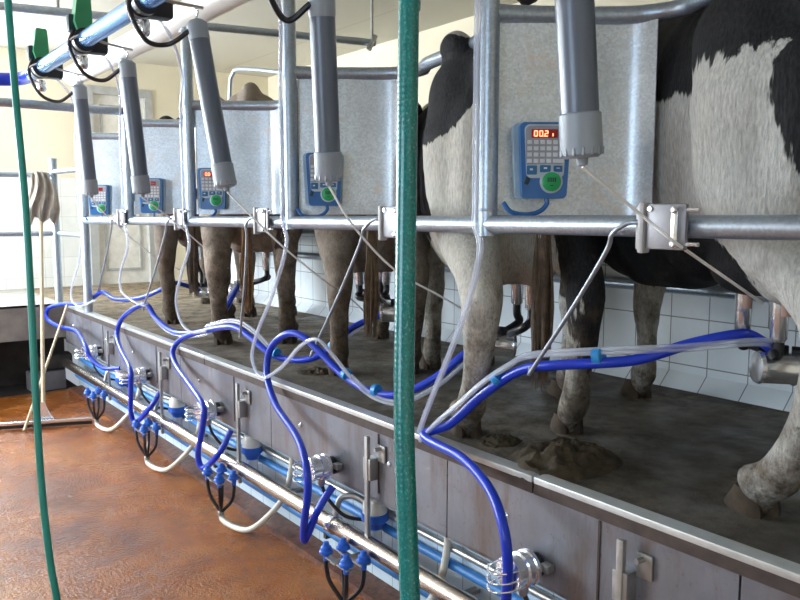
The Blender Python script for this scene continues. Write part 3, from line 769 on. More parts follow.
def switch_mb(ts, seed, z0=.78, z1=.20):
    r = random.Random(seed); m = MB()
    m.tube([(-.795, ts, z0+.05), (-.795, ts*1.1, z0-.1), (-.79, ts*1.15, z0-.3), (-.785, ts*1.2, z1+.04)], .02, 10, 5, [.016, .024, .020, .006])
    for k in range(90):
        a = r.uniform(0, 2*PI); q = r.uniform(.4, 1); zs = z0-r.uniform(0, .25); ze = z1+abs(r.gauss(0, .1))
        c, s = math.cos(a)*q, math.sin(a)*q
        m.tube([(-.795+c*.022, ts+s*.022, zs), (-.79+c*.036+r.uniform(-.008, .008), ts*1.1+s*.034+r.uniform(-.008, .008), (zs+ze)/2), (-.78+c*.03+r.uniform(-.02, .02), ts*1.2+s*.03, ze)], .004, 5, 3, [.004, .0045, .001])
    return m
W = (.58, .57, .53); BK = (.010, .010, .011)
cows = [
 dict(foot=(1.98, 1.06), scale=1.07, hk=(-.10, -.05, .10, .02), ts=-.04, label='black and white cow at the right edge, nearest of the row', base=W, dark=BK, dirt=.3,
      pat=[((-.1, 0, 1.52), (1.1, .6, .465)), ((-.90, .1, 1.10), (.26, .5, .34)), ((.10, 0, .60), (.55, .4, .19)), ((.6, .1, 1.06), (.40, .5, .34)), ((.62, .19, .72), (.16, .13, .30)), ((-.22, 0, .70), (.22, .12, .10))], sw=(.30, .24, .17), jag=.12),
 dict(foot=(1.86, 2.12), scale=1.035, hk=(-.11, -.02, .0, .08), ts=-.02, label='mostly white cow with a black thigh patch, just right of the thick green hose', base=(.62, .59, .52), dark=BK, dirt=.4,
      pat=[((-.50, .3, 1.24), (.24, .35, .19)), ((.3, 0, 1.1), (.45, .6, .45)), ((-.72, -.25, .75), (.14, .16, .5))], sw=(.11, .075, .05), jag=.14),
 dict(foot=(2.03, 3.12), scale=.97, hk=(-.04, -.09, .05, -.04), ts=.03, label='dark dirty cow with brown legs behind the sheet left of the green hose', base=(.30, .25, .20), dark=(.03, .02, .015), dirt=.8,
      pat=[((-.2, 0, 1.3), (.9, .5, .45)), ((.5, 0, .9), (.4, .4, .3))], sw=(.14, .09, .05), jag=.2),
 dict(foot=(1.90, 4.40), scale=1.08, hk=(-.07, -.02, .02, .05), ts=.02, label='brown cow with a hairy brown tail and tan legs, second farthest', base=(.42, .34, .27), dark=(.035, .024, .018), dirt=.7,
      pat=[((-.95, -.1, .95), (.30, .30, .45)), ((.2, 0, 1.0), (.6, .6, .36))], sw=(.26, .14, .06), jag=.2),
 dict(foot=(2.05, 5.50), scale=1.07, hk=(-.03, -.06, .0, .04), ts=.0, label='farthest cow, dark with brown legs', base=(.25, .2, .16), dark=(.02, .016, .014), dirt=.7,
      pat=[((-.5, 0, 1.3), (.7, .5, .35)), ((.4, 0, 1.0), (.5, .5, .3))], sw=(.1, .07, .05), jag=.2)]
TEAT = simple('teat skin', (.45, .28, .22), .7)
COWO = []; DIRS = []
CANG = [25, 31, 30, 31, 32]
FEET = [(2.05, 1.08), (1.91, 2.14), (2.11, 3.36), (2.02, 4.60), (2.10, 5.69)]
for i, c in enumerate(cows):
    AN = math.radians(90-CANG[i]); hdir = Vector((math.cos(AN), math.sin(AN), 0)); ldir = Vector((-math.sin(AN), math.cos(AN), 0)); DIRS.append((hdir, ldir))
    o = Vector((FEET[i][0], FEET[i][1], DZ)) + (hdir*.585-ldir*.19)*c['scale']
    COWO.append(o)
    t = empty('cow', o, c['label'], 'cow', 'cows standing on the milking platform', AN); t.scale = (c['scale'],)*3
    me = cow_body(i, c['hk'], c['ts'])
    mt = m_cow('cow coat %d' % (i+1), c['base'], c['dark'], c['pat'], c['dirt'], c['jag'])
    me.materials.clear(); me.materials.append(mt)
    b = bpy.data.objects.new('body', me); COL.objects.link(b); b.parent = t
    for s, fx, base in ((1, 0, -.585), (-1, 0, -.585), (1, c['hk'][2], .64), (-1, c['hk'][3], .64)):
        hoof_mb(base+fx+.01, s*(.19 if base < 0 else .15)).build('hoof', HOOF, t)
    switch_mb(c['ts'], i).build('tail_switch', simple('tail hair %d' % (i+1), c['sw'], .8, 0, .4, 30), t)
    te = MB()
    for s in (-1, 1): te.ell((1.20+s*.075, .34-s*.055, 1.17), (.018, .018, .018), 12)
    te.build('eyes', BLACKR, t)
    for (x, y) in ((-.50, .07), (-.50, -.07), (-.32, .06), (-.32, -.06)):
        MB().tube([(x, y, .58), (x, y, .50)], .014, 10, 0, [.016, .013]).build('teat', TEAT, t)

def cowpt(i, x, y, z): return COWO[i]+DIRS[i][0]*x+DIRS[i][1]*y+Vector((0, 0, z))
# --------------------------------------------------------- claw clusters
def cluster(i, c, label, s=1.0):
    c = Vector(c); t = empty('milking_claw', c, label, 'milking claw', 'milking claws under the udders')
    ax = (Rv*.97+Vector((0, 0, -.05))).normalized()
    MB().lathe([(.02, -.065*s), (.046*s, -.06*s), (.050*s, -.05*s), (.047*s, -.044*s), (.047*s, .045*s), (.051*s, .052*s), (.046*s, .064*s), (.02, .068*s)], (0, 0, 0), ax, 28).build('claw_bowl', CHROME, t)
    MB().box((0, 0, .055*s), (.05*s, .05*s, .03*s), None, .006).build('claw_top', BLACKR, t)
    k = 0
    for (x, y) in ((-.50, .07), (-.50, -.07), (-.32, .06), (-.32, -.06)):
        top = cowpt(i, x, y, .60)-c
        dirn = (top-Vector((0, 0, .08))).normalized()
        low = top-Vector((0, 0, .15))*1.0
        sh = MB().lathe([(.016, .005), (.024, .015), (.026, .11), (.028, .145), (.02, .15)], low, (0, 0, 1), 16).build('teat_cup', CHROME, t)
        MB().tube([low+Vector((0, 0, .05)), low+Vector((0, 0, -.03)), Vector((low.x*.9-.03*Rv.x*(1 if k < 2 else -1), low.y*.9, (low.z+.06)/2-.02)), Vector((low.x*.35, low.y*.35, .05*s))], .0165, 10, 6).build('liner_tube', BLACKR, sh)
        k += 1
    return t
# positions measured under each udder
CC = [PX(776, 368, 2.26), cowpt(1, -.36, .02, .30), PX(392, 313, 2.33), PX(239, 291, 2.22), PX(203, 292, 2.35)]
cll = ['chrome milking claw with black tubes behind the nearest cow leg, at the right edge', 'milking claw under the white cow, hidden behind its hind leg', 'milking claw with black tubes just left of the green hose',
       'round shiny milking claw left of the hairy brown tail', 'farthest milking claw, under the farthest cow']
for i in range(5): cluster(i, CC[i], cll[i], 1.0)

cord([below(0), PX(640, 214, 1.60), PX(672, 240, 1.655), PX(700, 260, 1.80), PX(762, 303, 2.15)], 'white pull cord from the nearest grey cylinder down to the claw at the right edge')
cord([below(1), PX(355, 228, 1.52), PX(395, 270, 1.75), PX(440, 296, 2.0), PX(475, 316, 2.2)], 'white pull cord from the second nearest cylinder, passing behind the green hose')
cord([below(2), PX(280, 244, 1.6), PX(325, 281, 1.85), PX(350, 298, 2.1), PX(371, 319, 2.25)], 'white pull cord from the middle cylinder to the claw left of the green hose')
cord([below(3), PX(170, 218, 1.6), PX(200, 244, 1.85), PX(228, 268, 2.15)], 'white pull cord from the second farthest cylinder')
cord([below(4), PX(112, 221, 1.6), PX(150, 253, 1.9), PX(180, 270, 2.2)], 'white pull cord from the farthest cylinder')

# ---------------------------------------------------------------- hoses
def offs(pts, d): return [Vector(p)+Vector(d) for p in pts]
def hose(name, label, mat, pts, r, cat='hose', grp=None, bands=(), bandr=None):
    if r == .0115 or r == .011:   # twin bore tubing
        o = MB().tube(pts, .0075, 12, 8).tube(offs(pts, (.003, -.006, .0125)), .0075, 12, 8).build(name, mat)
    else: o = MB().tube(pts, r, 14, 8).build(name, mat)
    tag(o, label, cat, grp)
    for (p, d) in bands:
        d = Vector(d).normalized(); R_ = bandr or r*1.9
        MB().lathe([(R_*.9, -.010), (R_, -.008), (R_, .008), (R_*.9, .010)], p, d, 16).build('hose_band', BLUEB, o)
    return o
HB = .0145
GB = 'blue milk hoses'; GC = 'clear pulse tubes down the posts'
# nearest hose: clamp -> up over edge -> along to claw 1
h1 = [PX(503, 640, 1.62), PX(506, 600, 1.6), PX(508, 570, 1.58), PX(504, 530, 1.58), PX(490, 490, 1.62), PX(462, 458, 1.67), PX(424, 436, 1.72), PX(450, 424, 1.77), PX(485, 393, 1.80), PX(522, 370, 1.82), PX(560, 365, 1.84), PX(600, 363, 1.88), PX(640, 359, 1.95), PX(690, 344, 2.05), PX(735, 335, 2.14), PX(752, 336, 2.2), CC[0]+Vector((0, 0, .05))]
hose('milk_hose', 'nearest blue milk hose, from the bottom clamp up and right to the chrome claw', BLUEH, h1, .0165, bands=())
h1c = [PX(420, 441, 1.72), PX(436, 424, 1.735), PX(456, 407, 1.75), PX(482, 384, 1.775), PX(508, 367, 1.80), PX(530, 357, 1.825), PX(600, 353, 1.88), PX(680, 350, 2.02), PX(754, 344, 2.17), CC[0]+Vector((-.01, .0, .06))]
hose('pulse_tube', 'clear twin tube lying on the nearest blue hose', CLEAR, h1c, .0115, 'tube', None)
h1d = [p+Vector((.0, .012, -.012)) for p in h1c]
def band(p, d, label):
    d = Vector(d).normalized(); o = MB(); u = Vector(p)
    o.lathe([(.0240, -.014), (.026, -.012), (.026, .012), (.0240, .014)], Vector(p)+Vector((0, -.002, .008)), d, 18)
    o2 = o.build('hose_band', BLUEB); tag(o2, label, 'band', 'light blue bands round the hoses'); return o2
band(PX(497, 380, 1.805), PX(505, 373, 1.81)-PX(489, 387, 1.80), 'light blue band round the nearest hoses, left of the bent steel arm')
band(PX(598, 359, 1.88), PX(606, 358, 1.885)-PX(590, 359, 1.875), 'light blue band round the nearest hoses, right of the bent steel arm')
# clear tubes running down the posts, then to the hoses
def post_tube(i, low, label, top=None, two=True):
    y = POSTY[i]; base = Vector((XP-.036, y+.026, 0))
    for k in range(2 if two else 1):
        off = Vector((-.005, -.0165, 0))*k
        tp = [p+off for p in top] if top else [base+off+Vector((0, 0, 2.66))]
        pts = tp + [base+off+Vector((0, 0, z)) for z in ((2.3, 2.2, 2.0, 1.8, 1.66, 1.58) if top is None else (2.22, 2.15, 2.0, 1.8, 1.66, 1.58))] + [p+off*.9 for p in low]
        hose('pulse_tube', label % ('front' if k == 0 else 'rear'), CLEAR, pts, .0078, 'tube', GC)
post_tube(1, [PX(479, 250, 1.69), PX(468, 300, 1.70), PX(450, 350, 1.71), PX(432, 395, 1.73), PX(419, 430, 1.75), PX(417, 447, 1.76)], 'clear tube down the post right of the green hose, %s one of the pair')
post_tube(2, [PX(286, 245, 1.68), PX(272, 295, 1.67), PX(256, 335, 1.66), PX(252, 360, 1.66), PX(262, 377, 1.67), PX(280, 368, 1.68), PX(300, 346, 1.69), PX(316, 339, 1.70), PX(330, 352, 1.74), PX(350, 377, 1.80)], 'clear tube down the second nearest post and looping, %s one of the pair',
          [PX(272, -12, 1.5), PX(280, 15, 1.62)])
post_tube(3, [PX(189, 245, 1.68), PX(181, 275, 1.67), PX(176, 300, 1.66), PX(181, 322, 1.67), PX(192, 332, 1.70), PX(206, 331, 1.75)], 'clear tube down the third nearest post, %s one of the pair',
          [PX(150, 6, 1.3), PX(172, 40, 1.5), PX(182, 75, 1.65)])
post_tube(4, [PX(128, 245, 1.68), PX(121, 270, 1.67), PX(121, 290, 1.67), PX(133, 301, 1.70), PX(145, 306, 1.75)], 'clear tube down the second farthest post, %s one of the pair',
          [PX(98, 48, 1.3), PX(112, 68, 1.5), PX(120, 95, 1.65)])
post_tube(5, [PX(82, 235, 1.69), PX(78, 265, 1.68), PX(72, 285, 1.66), PX(72, 300, 1.66), PX(80, 306, 1.68), PX(95, 300, 1.72)], 'clear tube down the farthest post, %s one of the pair',
          [PX(58, 80, 1.3), PX(70, 95, 1.5), PX(76, 115, 1.65)])
# second hose
h2 = [PX(333, 486, 1.70), PX(318, 510, 1.63), PX(305, 540, 1.6), PX(304, 525, 1.58), PX(308, 490, 1.57), PX(305, 460, 1.58), PX(296, 435, 1.62), PX(276, 405, 1.66), PX(267, 375, 1.69), PX(270, 350, 1.71), PX(284, 335, 1.73), PX(300, 335, 1.76), PX(318, 350, 1.79), PX(342, 374, 1.82), PX(370, 391, 1.84), PX(400, 394, 1.88), PX(435, 378, 1.96), PX(468, 352, 2.06), CC[1]+Vector((0, 0, .03))]
hose('milk_hose', 'second nearest blue milk hose, looping over the edge and passing behind the green hose', BLUEH, h2, .0165)
hose('pulse_tube', 'clear tube beside the second nearest blue hose behind the green hose', CLEAR, [PX(350, 378, 1.80), PX(372, 397, 1.83), PX(400, 404, 1.87), PX(437, 387, 1.96), PX(470, 360, 2.06), CC[1]+Vector((.02, 0, .03))], .011, 'tube')
band(PX(346, 376, 1.82), PX(352, 381, 1.82)-PX(340, 371, 1.82), 'light blue band round the second nearest hoses, first right of the bent arm')
band(PX(376, 392, 1.845), PX(384, 394, 1.85)-PX(368, 390, 1.84), 'light blue band round the second nearest hoses, just left of the green hose')
# third hose
h3 = [PX(231, 430, 1.70), PX(220, 452, 1.64), PX(204, 468, 1.60), PX(198, 455, 1.58), PX(203, 425, 1.57), PX(203, 405, 1.58), PX(190, 385, 1.62), PX(176, 365, 1.67), PX(173, 350, 1.70), PX(183, 338, 1.73), PX(205, 331, 1.76), PX(233, 327, 1.80), PX(250, 337, 1.83), PX(268, 352, 1.87), PX(286, 359, 1.92), PX(310, 359, 1.98), PX(332, 347, 2.06), PX(352, 328, 2.16), CC[2]+Vector((-.02, .03, 0))]
hose('milk_hose', 'third nearest blue milk hose, looping under the bracket and along the platform', BLUEH, h3, .0165)
hose('pulse_tube', 'clear tube beside the third nearest blue hose', CLEAR, [PX(206, 327, 1.76), PX(233, 322, 1.80), PX(254, 333, 1.84), PX(274, 353, 1.89), PX(290, 361, 1.94), PX(312, 361, 1.99), PX(330, 351, 2.07), PX(352, 334, 2.17), CC[2]+Vector((0, .02, .02))], .011, 'tube')
band(PX(276, 354, 1.89), PX(282, 358, 1.89)-PX(270, 351, 1.88), 'light blue band on the third nearest hoses, inside the loop of clear tube')
band(PX(333, 347, 2.065), PX(338, 343, 2.07)-PX(328, 351, 2.06), 'light blue band on the third nearest hoses, near the bent arm tip')
# fourth hose
h4 = [PX(160, 392, 1.70), PX(150, 408, 1.64), PX(136, 422, 1.6), PX(131, 412, 1.58), PX(131, 385, 1.57), PX(130, 368, 1.58), PX(121, 350, 1.64), PX(117, 334, 1.68), PX(122, 319, 1.70), PX(135, 308, 1.73), PX(147, 305, 1.77), PX(156, 318, 1.80), PX(172, 331, 1.83), PX(190, 333, 1.87), PX(210, 328, 1.92), PX(224, 312, 2.02), CC[3]+Vector((0, 0, .04))]
hose('milk_hose', 'second farthest blue milk hose, curling over the platform edge', BLUEH, h4, .0165)
hose('pulse_tube', 'clear tube beside the second farthest blue hose', CLEAR, [PX(146, 303, 1.76), PX(152, 316, 1.79), PX(168, 332, 1.82), PX(190, 337, 1.86), PX(212, 331, 1.91), PX(222, 308, 2.02), CC[3]+Vector((-.01, 0, .05))], .011, 'tube')
# fifth hose
h5 = [PX(120, 368, 1.74), PX(104, 368, 1.66), PX(91, 358, 1.6), PX(85, 345, 1.58), PX(76, 331, 1.63), PX(58, 326, 1.60), PX(47, 318, 1.58), PX(49, 308, 1.60), PX(64, 304, 1.68), PX(84, 304, 1.75), PX(94, 297, 1.80), PX(103, 292, 1.83), PX(116, 299, 1.86), PX(140, 298, 1.92), PX(160, 290, 2.0), PX(176, 283, 2.1), CC[4]+Vector((0, 0, .0))]
hose('milk_hose', 'farthest blue milk hose, looping out at the left over the pit', BLUEH, h5, .0165)

# green hoses hanging from the ceiling
gA = [C_ for C_ in (CAM+ray(411, -60)*.76, CAM+ray(409, 0)*.76, CAM+ray(407, 150)*.76, CAM+ray(405, 300)*.76, CAM+ray(404, 420)*.76, CAM+ray(407, 520)*.76, CAM+ray(410, 600)*.76, CAM+ray(412, 680)*.76)]
gA = [Vector((gA[0].x+.02, gA[0].y+.02, ZC)), Vector((gA[0].x+.01, gA[0].y+.01, 2.6))] + gA + [Vector((.45, .55, .7)), Vector((.40, .55, .25)), Vector((.25, .50, .02)), Vector((.0, .3, .012))]
tag(MB().tube(gA, .0102, 20, 14).build('water_hose', GREENH), 'thick green ribbed hose hanging in the foreground, right of the middle', 'hose')
gB = [CAM+ray(x, y)*2.3 for x, y in ((6, -40), (8, 0), (16, 100), (25, 200), (31, 300), (36, 400), (42, 490), (50, 560), (57, 600), (64, 650))]
gB = [Vector((gB[0].x, gB[0].y+.02, ZC))] + gB + [Vector((.50, 2.3, .15)), Vector((.42, 2.2, .012)), Vector((.1, 2.0, .012))]
tag(MB().tube(gB, .0105, 14, 10).build('water_hose', simple('plain green hose', (.03, .34, .27), .3, 0, .1)), 'green hose hanging at the left edge over the wet floor', 'hose')

# ------------------------------------------------- clamps on the kerb panel
def clamp(y, label):
    t = empty('jetter_clamp', (1.735, y, .53), label, 'clamp', 'chrome clamps on the kerb panels')
    MB().lathe([(.030, 0), (.040, .006), (.040, .028), (.028, .034)], (0, 0, 0), (-1, 0, 0), 20).build('rubber_mount', BLACKR, t)
    MB().lathe([(.050, .034), (.056, .038), (.056, .050), (.050, .054), (.050, .064), (.057, .068), (.057, .082), (.050, .086), (.050, .112), (.054, .116), (.054, .126), (.044, .130), (.02, .131)], (0, 0, 0), (-1, 0, 0), 28).build('chrome_can', CHROME, t)
    MB().box((-.015, -.055, .01), (.03, .035, .025), None, .004).build('mount_block', DULLSTEEL, t)
    w = MB()
    for dz in (.028, -.004, -.030):
        w.tube([(-.10, -.045, dz), (-.165, -.035, dz-.002), (-.195, .0, dz-.004), (-.175, .035, dz), (-.11, .045, dz+.004)], .0035, 8, 6)
    w.build('wire_loops', CHROME, t)
    MB().lathe([(.016, 0), (.018, .02), (.012, .035)], (-.07, -.01, -.045), (0, 0, -1), 12).build('nipple', DULLSTEEL, t)
    MB().tube([(-.07, -.01, -.07), (-.06, -.05, -.13), (-.02, -.12, -.19), (.07, -.17, -.215)], .008, 8, 6).build('black_tube', BLACKR, t)
    return t
cy = [1.61, 2.81, 4.02, 5.17, 6.30]
cln = ['nearest chrome clamp on the kerb panels, at the bottom edge, gripping a blue hose', 'chrome clamp on the kerb panel left of the foreground green hose', 'middle chrome clamp of the five on the kerb panels',
       'second farthest chrome clamp on the kerb panels', 'farthest chrome clamp on the kerb panels']
c0 = clamp(cy[0], cln[0])
for k in range(1, 5): dup(c0, (1.735, cy[k], .53), cln[k])

# --------------------------------------------- jetter stands with blue cups
def stand(y, label):
    t = empty('wash_cup_stand', (1.70, y, 0), label, 'wash stand', 'wash cup stands along the kerb')
    MB().bb(-.008, .008, -.011, .011, .20, .735, .002).build('upright_bar', DULLSTEEL, t)
    MB().box((.018, 0, .60), (.045, .05, .09), None, .004).build('bracket', DULLSTEEL, t)
    MB().box((.031, -.055, .67), (.008, .05, .07), None, .003).tube([(.03, -.05, .69), (.0, -.05, .69)], .008, 8, 0).build('fixing_plate', DULLSTEEL, t)
    tr = MB().box((-.075, .03, .235), (.15, .035, .010), None, .003).box((-.06, .02, .235), (.03, .17, .008), None, .003).box((-.13, .02, .235), (.03, .17, .008), None, .003)
    tr.build('cup_tray', DULLSTEEL, t)
    J = Vector((-.10, .02, .055))
    for (x, yy, z) in ((-.06, -.06, .25), (-.06, .09, .25), (-.135, -.05, .25), (-.135, .10, .25)):
        c = MB().lathe([(.012, -.03), (.013, 0), (.029, .002), (.029, .010), (.024, .014), (.022, .026), (.014, .032), (.011, .046), (.002, .048)], (x, yy, z), (0, 0, 1), 18).build('wash_cup', BLUEP, t)
        MB().tube([(x, yy, z-.02), (x, yy, z-.06), ((x+J.x)/2+(x-J.x)*.3, (yy+J.y)/2+(yy-J.y)*.3, z-.12), J], .009, 8, 6).build('cup_tube', BLACKR, c)
    MB().lathe([(.012, 0), (.017, .004), (.017, .03), (.012, .034)], J+Vector((0, 0, -.025)), (0, 0, 1), 12).build('manifold', DULLSTEEL, t)
    MB().tube([J+Vector((0, 0, -.015)), J+Vector((.0, -.03, -.035)), Vector((-.085, -.12, .015+.0)), Vector((-.06, -.24, .04)), Vector((-.0, -.32, .12)), Vector((.07, -.36, .22)), Vector((.115, -.36, .36)), Vector((.115, -.36, .46))], .015, 10, 8).build('drain_tube', MILKT, t)
    return t
sy = [1.27, 2.50, 3.70, 4.85, 5.98]
sln = ['nearest wash cup stand, at the bottom right, only its upright and bracket in view', 'wash cup stand with four blue cups at the bottom centre, left of the green hose', 'middle wash cup stand with four blue cups', 'second farthest wash cup stand with blue cups', 'farthest wash cup stand with blue cups']
s0 = stand(sy[0], sln[0])
for k in range(1, 5): dup(s0, (1.70, sy[k], 0), sln[k])
# collector bowls under the panels
def bowl(y, label):
    t = empty('vacuum_bowl', (1.785, y, .33), label, 'bowl', 'white and blue bowls under the kerb panels')
    MB().lathe([(.02, .115), (.040, .11), (.050, .09), (.052, .05)], (0, 0, 0), (0, 0, 1), 24).build('bowl_top', PVCW, t)
    MB().lathe([(.052, .05), (.058, .048), (.058, .02), (.046, .01), (.036, -.008), (.030, -.02), (.012, -.022), (.012, -.035)], (0, 0, 0), (0, 0, 1), 24).build('bowl_base', BLUEP, t)
    MB().lathe([(.030, -.02), (.032, -.04), (.030, -.11), (.02, -.12)], (0, 0, 0), (0, 0, 1), 20).build('clear_cup', CLEARS, t)
    MB().tube([(.0, .045, .07), (-.02, .12, .085), (-.06, .17, .07), (-.082, .18, .0)], .014, 10, 6).build('elbow_pipe', DULLSTEEL, t)
    return t
by = [1.36, 2.57, 3.72, 4.80, 5.92]
bln = ['white and blue bowl under the nearest kerb panel', 'white and blue bowl behind the stand at the bottom centre', 'white and blue bowl under the middle of the kerb', 'second farthest white and blue bowl under the kerb', 'farthest white and blue bowl under the kerb']
b0 = bowl(by[0], bln[0])
for k in range(1, 5): dup(b0, (1.785, by[k], .33), bln[k])

# ------------------------------------------------ rail brackets and arms
def bracket(yc, tip, label, s=1.0):
    t = empty('arm_bracket', (XP-.045, yc, 1.585), label, 'bracket', 'bolted brackets with bent arms on the rump rail')
    MB().box((-.000, 0, 0), (.014, .115, .115), None, .006).build('front_plate', BRKP, t)
    MB().box((.0, .067, -.004), (.034, .018, .130), None, .007).build('side_plate', BRKT, t)
    MB().box((.010, .084, -.004), (.02, .02, .115), None, .007).build('inner_plate', BRKT, t)
    MB().box((-.010, -.030, 0), (.007, .018, .10), None, .002).build('clamp_strip', CHROME, t)
    for z in (-.042, .042):
        MB().lathe([(.010, 0), (.010, .007), (.006, .010)], (-.012, -.030, z), (-1, 0, 0), 10).build('bolt', CHROME, t)
        MB().tube([(.0, -.055, z), (.0, -.09, z)], .0055, 8, 0).build('bolt_end', CHROME, t)
    MB().lathe([(.007, 0), (.007, .004)], (-.007, .045, .045), (-1, 0, 0), 10).build('rivet', CHROME, t)
    o = Vector((XP-.045, yc, 1.585)); tp = Vector(tip)-o
    st = Vector((-.004, .07, .01)); m1 = st+Vector((-.012, .035, -.002)); 
    MB().tube([st, m1, m1+(tp-m1)*.06+Vector((-.012, .018, 0)), m1+(tp-m1)*.16+Vector((-.006, .006, 0)), m1+(tp-m1)*.5, tp*.96+m1*.04, tp, tp+Vector((.012, .01, .014))], .0065, 10, 6).build('bent_arm', DULLSTEEL if s < 1 else GALV, t)
    return t
br = [(1.17, PX(530, 373, 1.79)), (2.33, PX(311, 355, 1.80)), (3.38, PX(240, 336, 1.74)), (4.43, PX(143, 309, 1.76)), (5.52, PX(98, 291, 1.80))]
bl_ = ['bracket and bent arm on the rail at the right, the nearest one', 'bracket and bent arm on the rail just left of the green hose', 'third nearest bracket, its arm hanging almost straight down', 'second farthest bracket with its bent arm', 'farthest bracket with its bent arm']
for k, (y, tip) in enumerate(br): bracket(y, tip, bl_[k])

# ----------------------------------------------- railing, cloth, tools
rl = empty('exit_railing', (1.70, 7.5, DZ), 'pale galvanised railing at the far end of the pit, at the left', 'railing')
MB().tube([(.02, 0, .01), (.02, 0, 1.29)], .034, 16, 0).lathe([(.036, 0), (.036, .03), (.01, .032)], (.02, 0, 1.28)).build('post', GALV, rl)
MB().tube([(-3.0, 0, 1.16), (-.0, 0, 1.16)], .024, 14, 0).build('top_rail', GALV, rl)
MB().tube([(-3.0, 0, .645), (.10, 0, .645)], .022, 14, 0).build('lower_rail', GALV, rl)
MB().tube([(.02, 0, 1.19), (.08, -.7, 1.19)], .022, 14, 0).build('side_rail', GALV, rl)
MB().tube([(.04, 0, .645), (.07, -.8, .645)], .022, 14, 0).build('side_lower_rail', GALV, rl)
# draped cloth
c = MB(); nx, nz = 16, 22; V = []
for j in range(nz+1):
    row = []
    for k in range(nx+1):
        u = k/nx-.5; v = j/nz
        wd = .13+.16*min(1, v*1.5)
        if v > .75: wd *= 1-.55*(v-.75)
        row.append(c.bm.verts.new((1.60+u*wd+.02*math.sin(v*5), 7.44-.05*math.sin(min(1, v*3)*PI/2)+.028*math.sin(k*1.25+v*2), 1.99-v*.43-.03*math.sin(k*.9)*v-.05*abs(u))))
    V.append(row)
for j in range(nz):
    for k in range(nx): c.bm.faces.new((V[j][k], V[j][k+1], V[j+1][k+1], V[j+1][k]))
co_ = c.build('cloth', CLOTH); sm = co_.modifiers.new('t', 'SOLIDIFY'); sm.thickness = .012
tag(co_, 'grey beige cloth hanging on the railing at the far left', 'cloth')
# squeegee
sq = empty('floor_squeegee', (1.33, 6.33, 0), 'floor squeegee with wooden handle standing on the red brown floor at the left', 'squeegee')
O = Vector((1.33, 6.33, 0)); a, b_ = PZ(-30, 430, .02)-O, PZ(93, 422, .02)-O
d = (b_-a).normalized(); ang = math.atan2(d.y, d.x)
MB().box((a+b_)/2+Vector((0, 0, .028)), ((b_-a).length, .03, .026), Matrix.Rotation(ang, 3, 'Z'), .004).build('head', CHROME, sq)
MB().box((a+b_)/2+Vector((0, 0, .002)), ((b_-a).length*.99, .012, .028), Matrix.Rotation(ang, 3, 'Z')).build('rubber_blade', BLACKR, sq)
hc = PZ(44, 421, .04)-O
hn = MB(); hn.rings([[hc+Vector((0, 0, z))+Vector((d.x*w*sx-d.y*.012*sy, d.y*w*sx+d.x*.012*sy, 0)) for sx, sy in ((-1, -1), (1, -1), (1, 1), (-1, 1))] for z, w in ((.01, .07), (.05, .045), (.12, .016), (.15, .016))])
hn.build('socket', CHROME, sq)
top = PY(41, 222, 7.38)-O
MB().tube([hc+Vector((0, 0, .08)), top], .015, 12, 0).build('handle', WOOD, sq)
st0 = PZ(24, 431, .012); st1 = PX(68, 303, 1.70)
tag(MB().tube([st0, st1], .011, 10, 0).build('wooden_stick', WOOD), 'thin wooden stick leaning from the floor onto the platform corner at the left', 'stick')

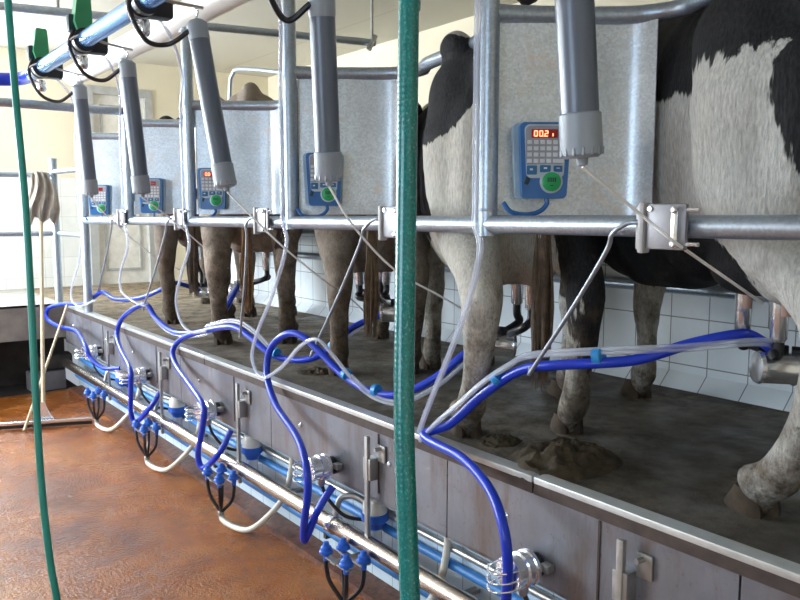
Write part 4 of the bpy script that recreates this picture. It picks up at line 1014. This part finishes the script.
# manure on the platform
def heap(x, y, rx, ry, h, name, label, seed):
    m = MB(); n = 72; rg = 30; rows = []
    for i in range(rg+1):
        q = i/rg; row = []
        for k in range(n):
            a = 2*PI*k/n; rr_ = q*(1+.22*noise.noise(Vector((math.cos(a)*1.4, math.sin(a)*1.4, seed))))
            px, py = rx*rr_*math.cos(a), ry*rr_*math.sin(a)
            z = h*(1-q**2.2)*(1+.5*noise.noise(Vector((px*14, py*14, seed)))) + (.022*noise.noise(Vector((px*30, py*30, seed+3)))+.012*noise.noise(Vector((px*75, py*75, seed))))*(1-q*.6)
            row.append(Vector((x+px, y+py, DZ-.004+max(0, z))))
        rows.append(row)
    rows[0] = [Vector((x, y, rows[0][0].z))+Vector((math.cos(2*PI*k/n), math.sin(2*PI*k/n), 0))*.003 for k in range(n)]
    m.rings(rows[::-1]); tag(m.build(name, DUNG), label, 'manure')
q = PZ(565, 462, DZ); heap(q.x, q.y, .22, .17, .068, 'manure_heap', 'brown manure heap on the platform in front of the nearest splash sheet', 1)
q = PZ(500, 442, DZ); heap(q.x, q.y, .09, .07, .025, 'manure_heap', 'small manure lump left of the bigger heap on the platform', 5)
q = PZ(320, 372, DZ); heap(q.x, q.y, .12, .09, .02, 'manure_heap', 'flat brown manure patch on the platform near the looped hoses', 7)

# ---------------------------------------------------------------- lights
for k, (x, y) in enumerate(((.2, -.9), (.95, 7.9))):  # unseen lamps: near one added as fill, far one for floor glare
    t = empty('unseen_ceiling_lamp', (x, y, ZC), 'fluorescent ceiling lamp %s, outside the photo' % ('added as fill behind the camera' if k == 0 else 'over the far end of the pit'), 'lamp')
    MB().bb(-.08, .08, -.65, .65, -.06, 0, .01).build('housing', DOORM, t)
    MB().tube([(0, -.6, -.085), (0, .6, -.085)], .019, 12, 0).build('lamp_tube', LAMPM, t)
def area(name, loc, rot, sx, sy_, power, col):
    l = bpy.data.lights.new(name, 'AREA'); l.shape = 'RECTANGLE'; l.size = sx; l.size_y = sy_; l.energy = power; l.color = col
    o = bpy.data.objects.new(name, l); COL.objects.link(o); o.location = loc; o.rotation_euler = rot
    return o
area('window_daylight', (XL+.02, 7.9, 1.95), (0, -PI/2, 0), 1.5, 1.9, 380, (.82, .91, 1))
area('window_daylight', (XL+.02, 5.6, 1.95), (0, -PI/2, 0), 1.5, 1.3, 65, (.70, .84, 1))
area('window_daylight', (XL+.02, .5, 1.95), (0, -PI/2, 0), 1.5, 1.7, 30, (.62, .80, 1))  # fill light for the added near window
area('window_daylight', (.1, YE-.06, 2.6), (-PI/2, 0, 0), 2.5, 1.0, 140, (.84, .92, 1))
wd = bpy.data.worlds.new('world'); S.world = wd; wd.use_nodes = True
bg = wd.node_tree.nodes['Background']; bg.inputs[0].default_value = (.8, .88, 1, 1); bg.inputs[1].default_value = .6
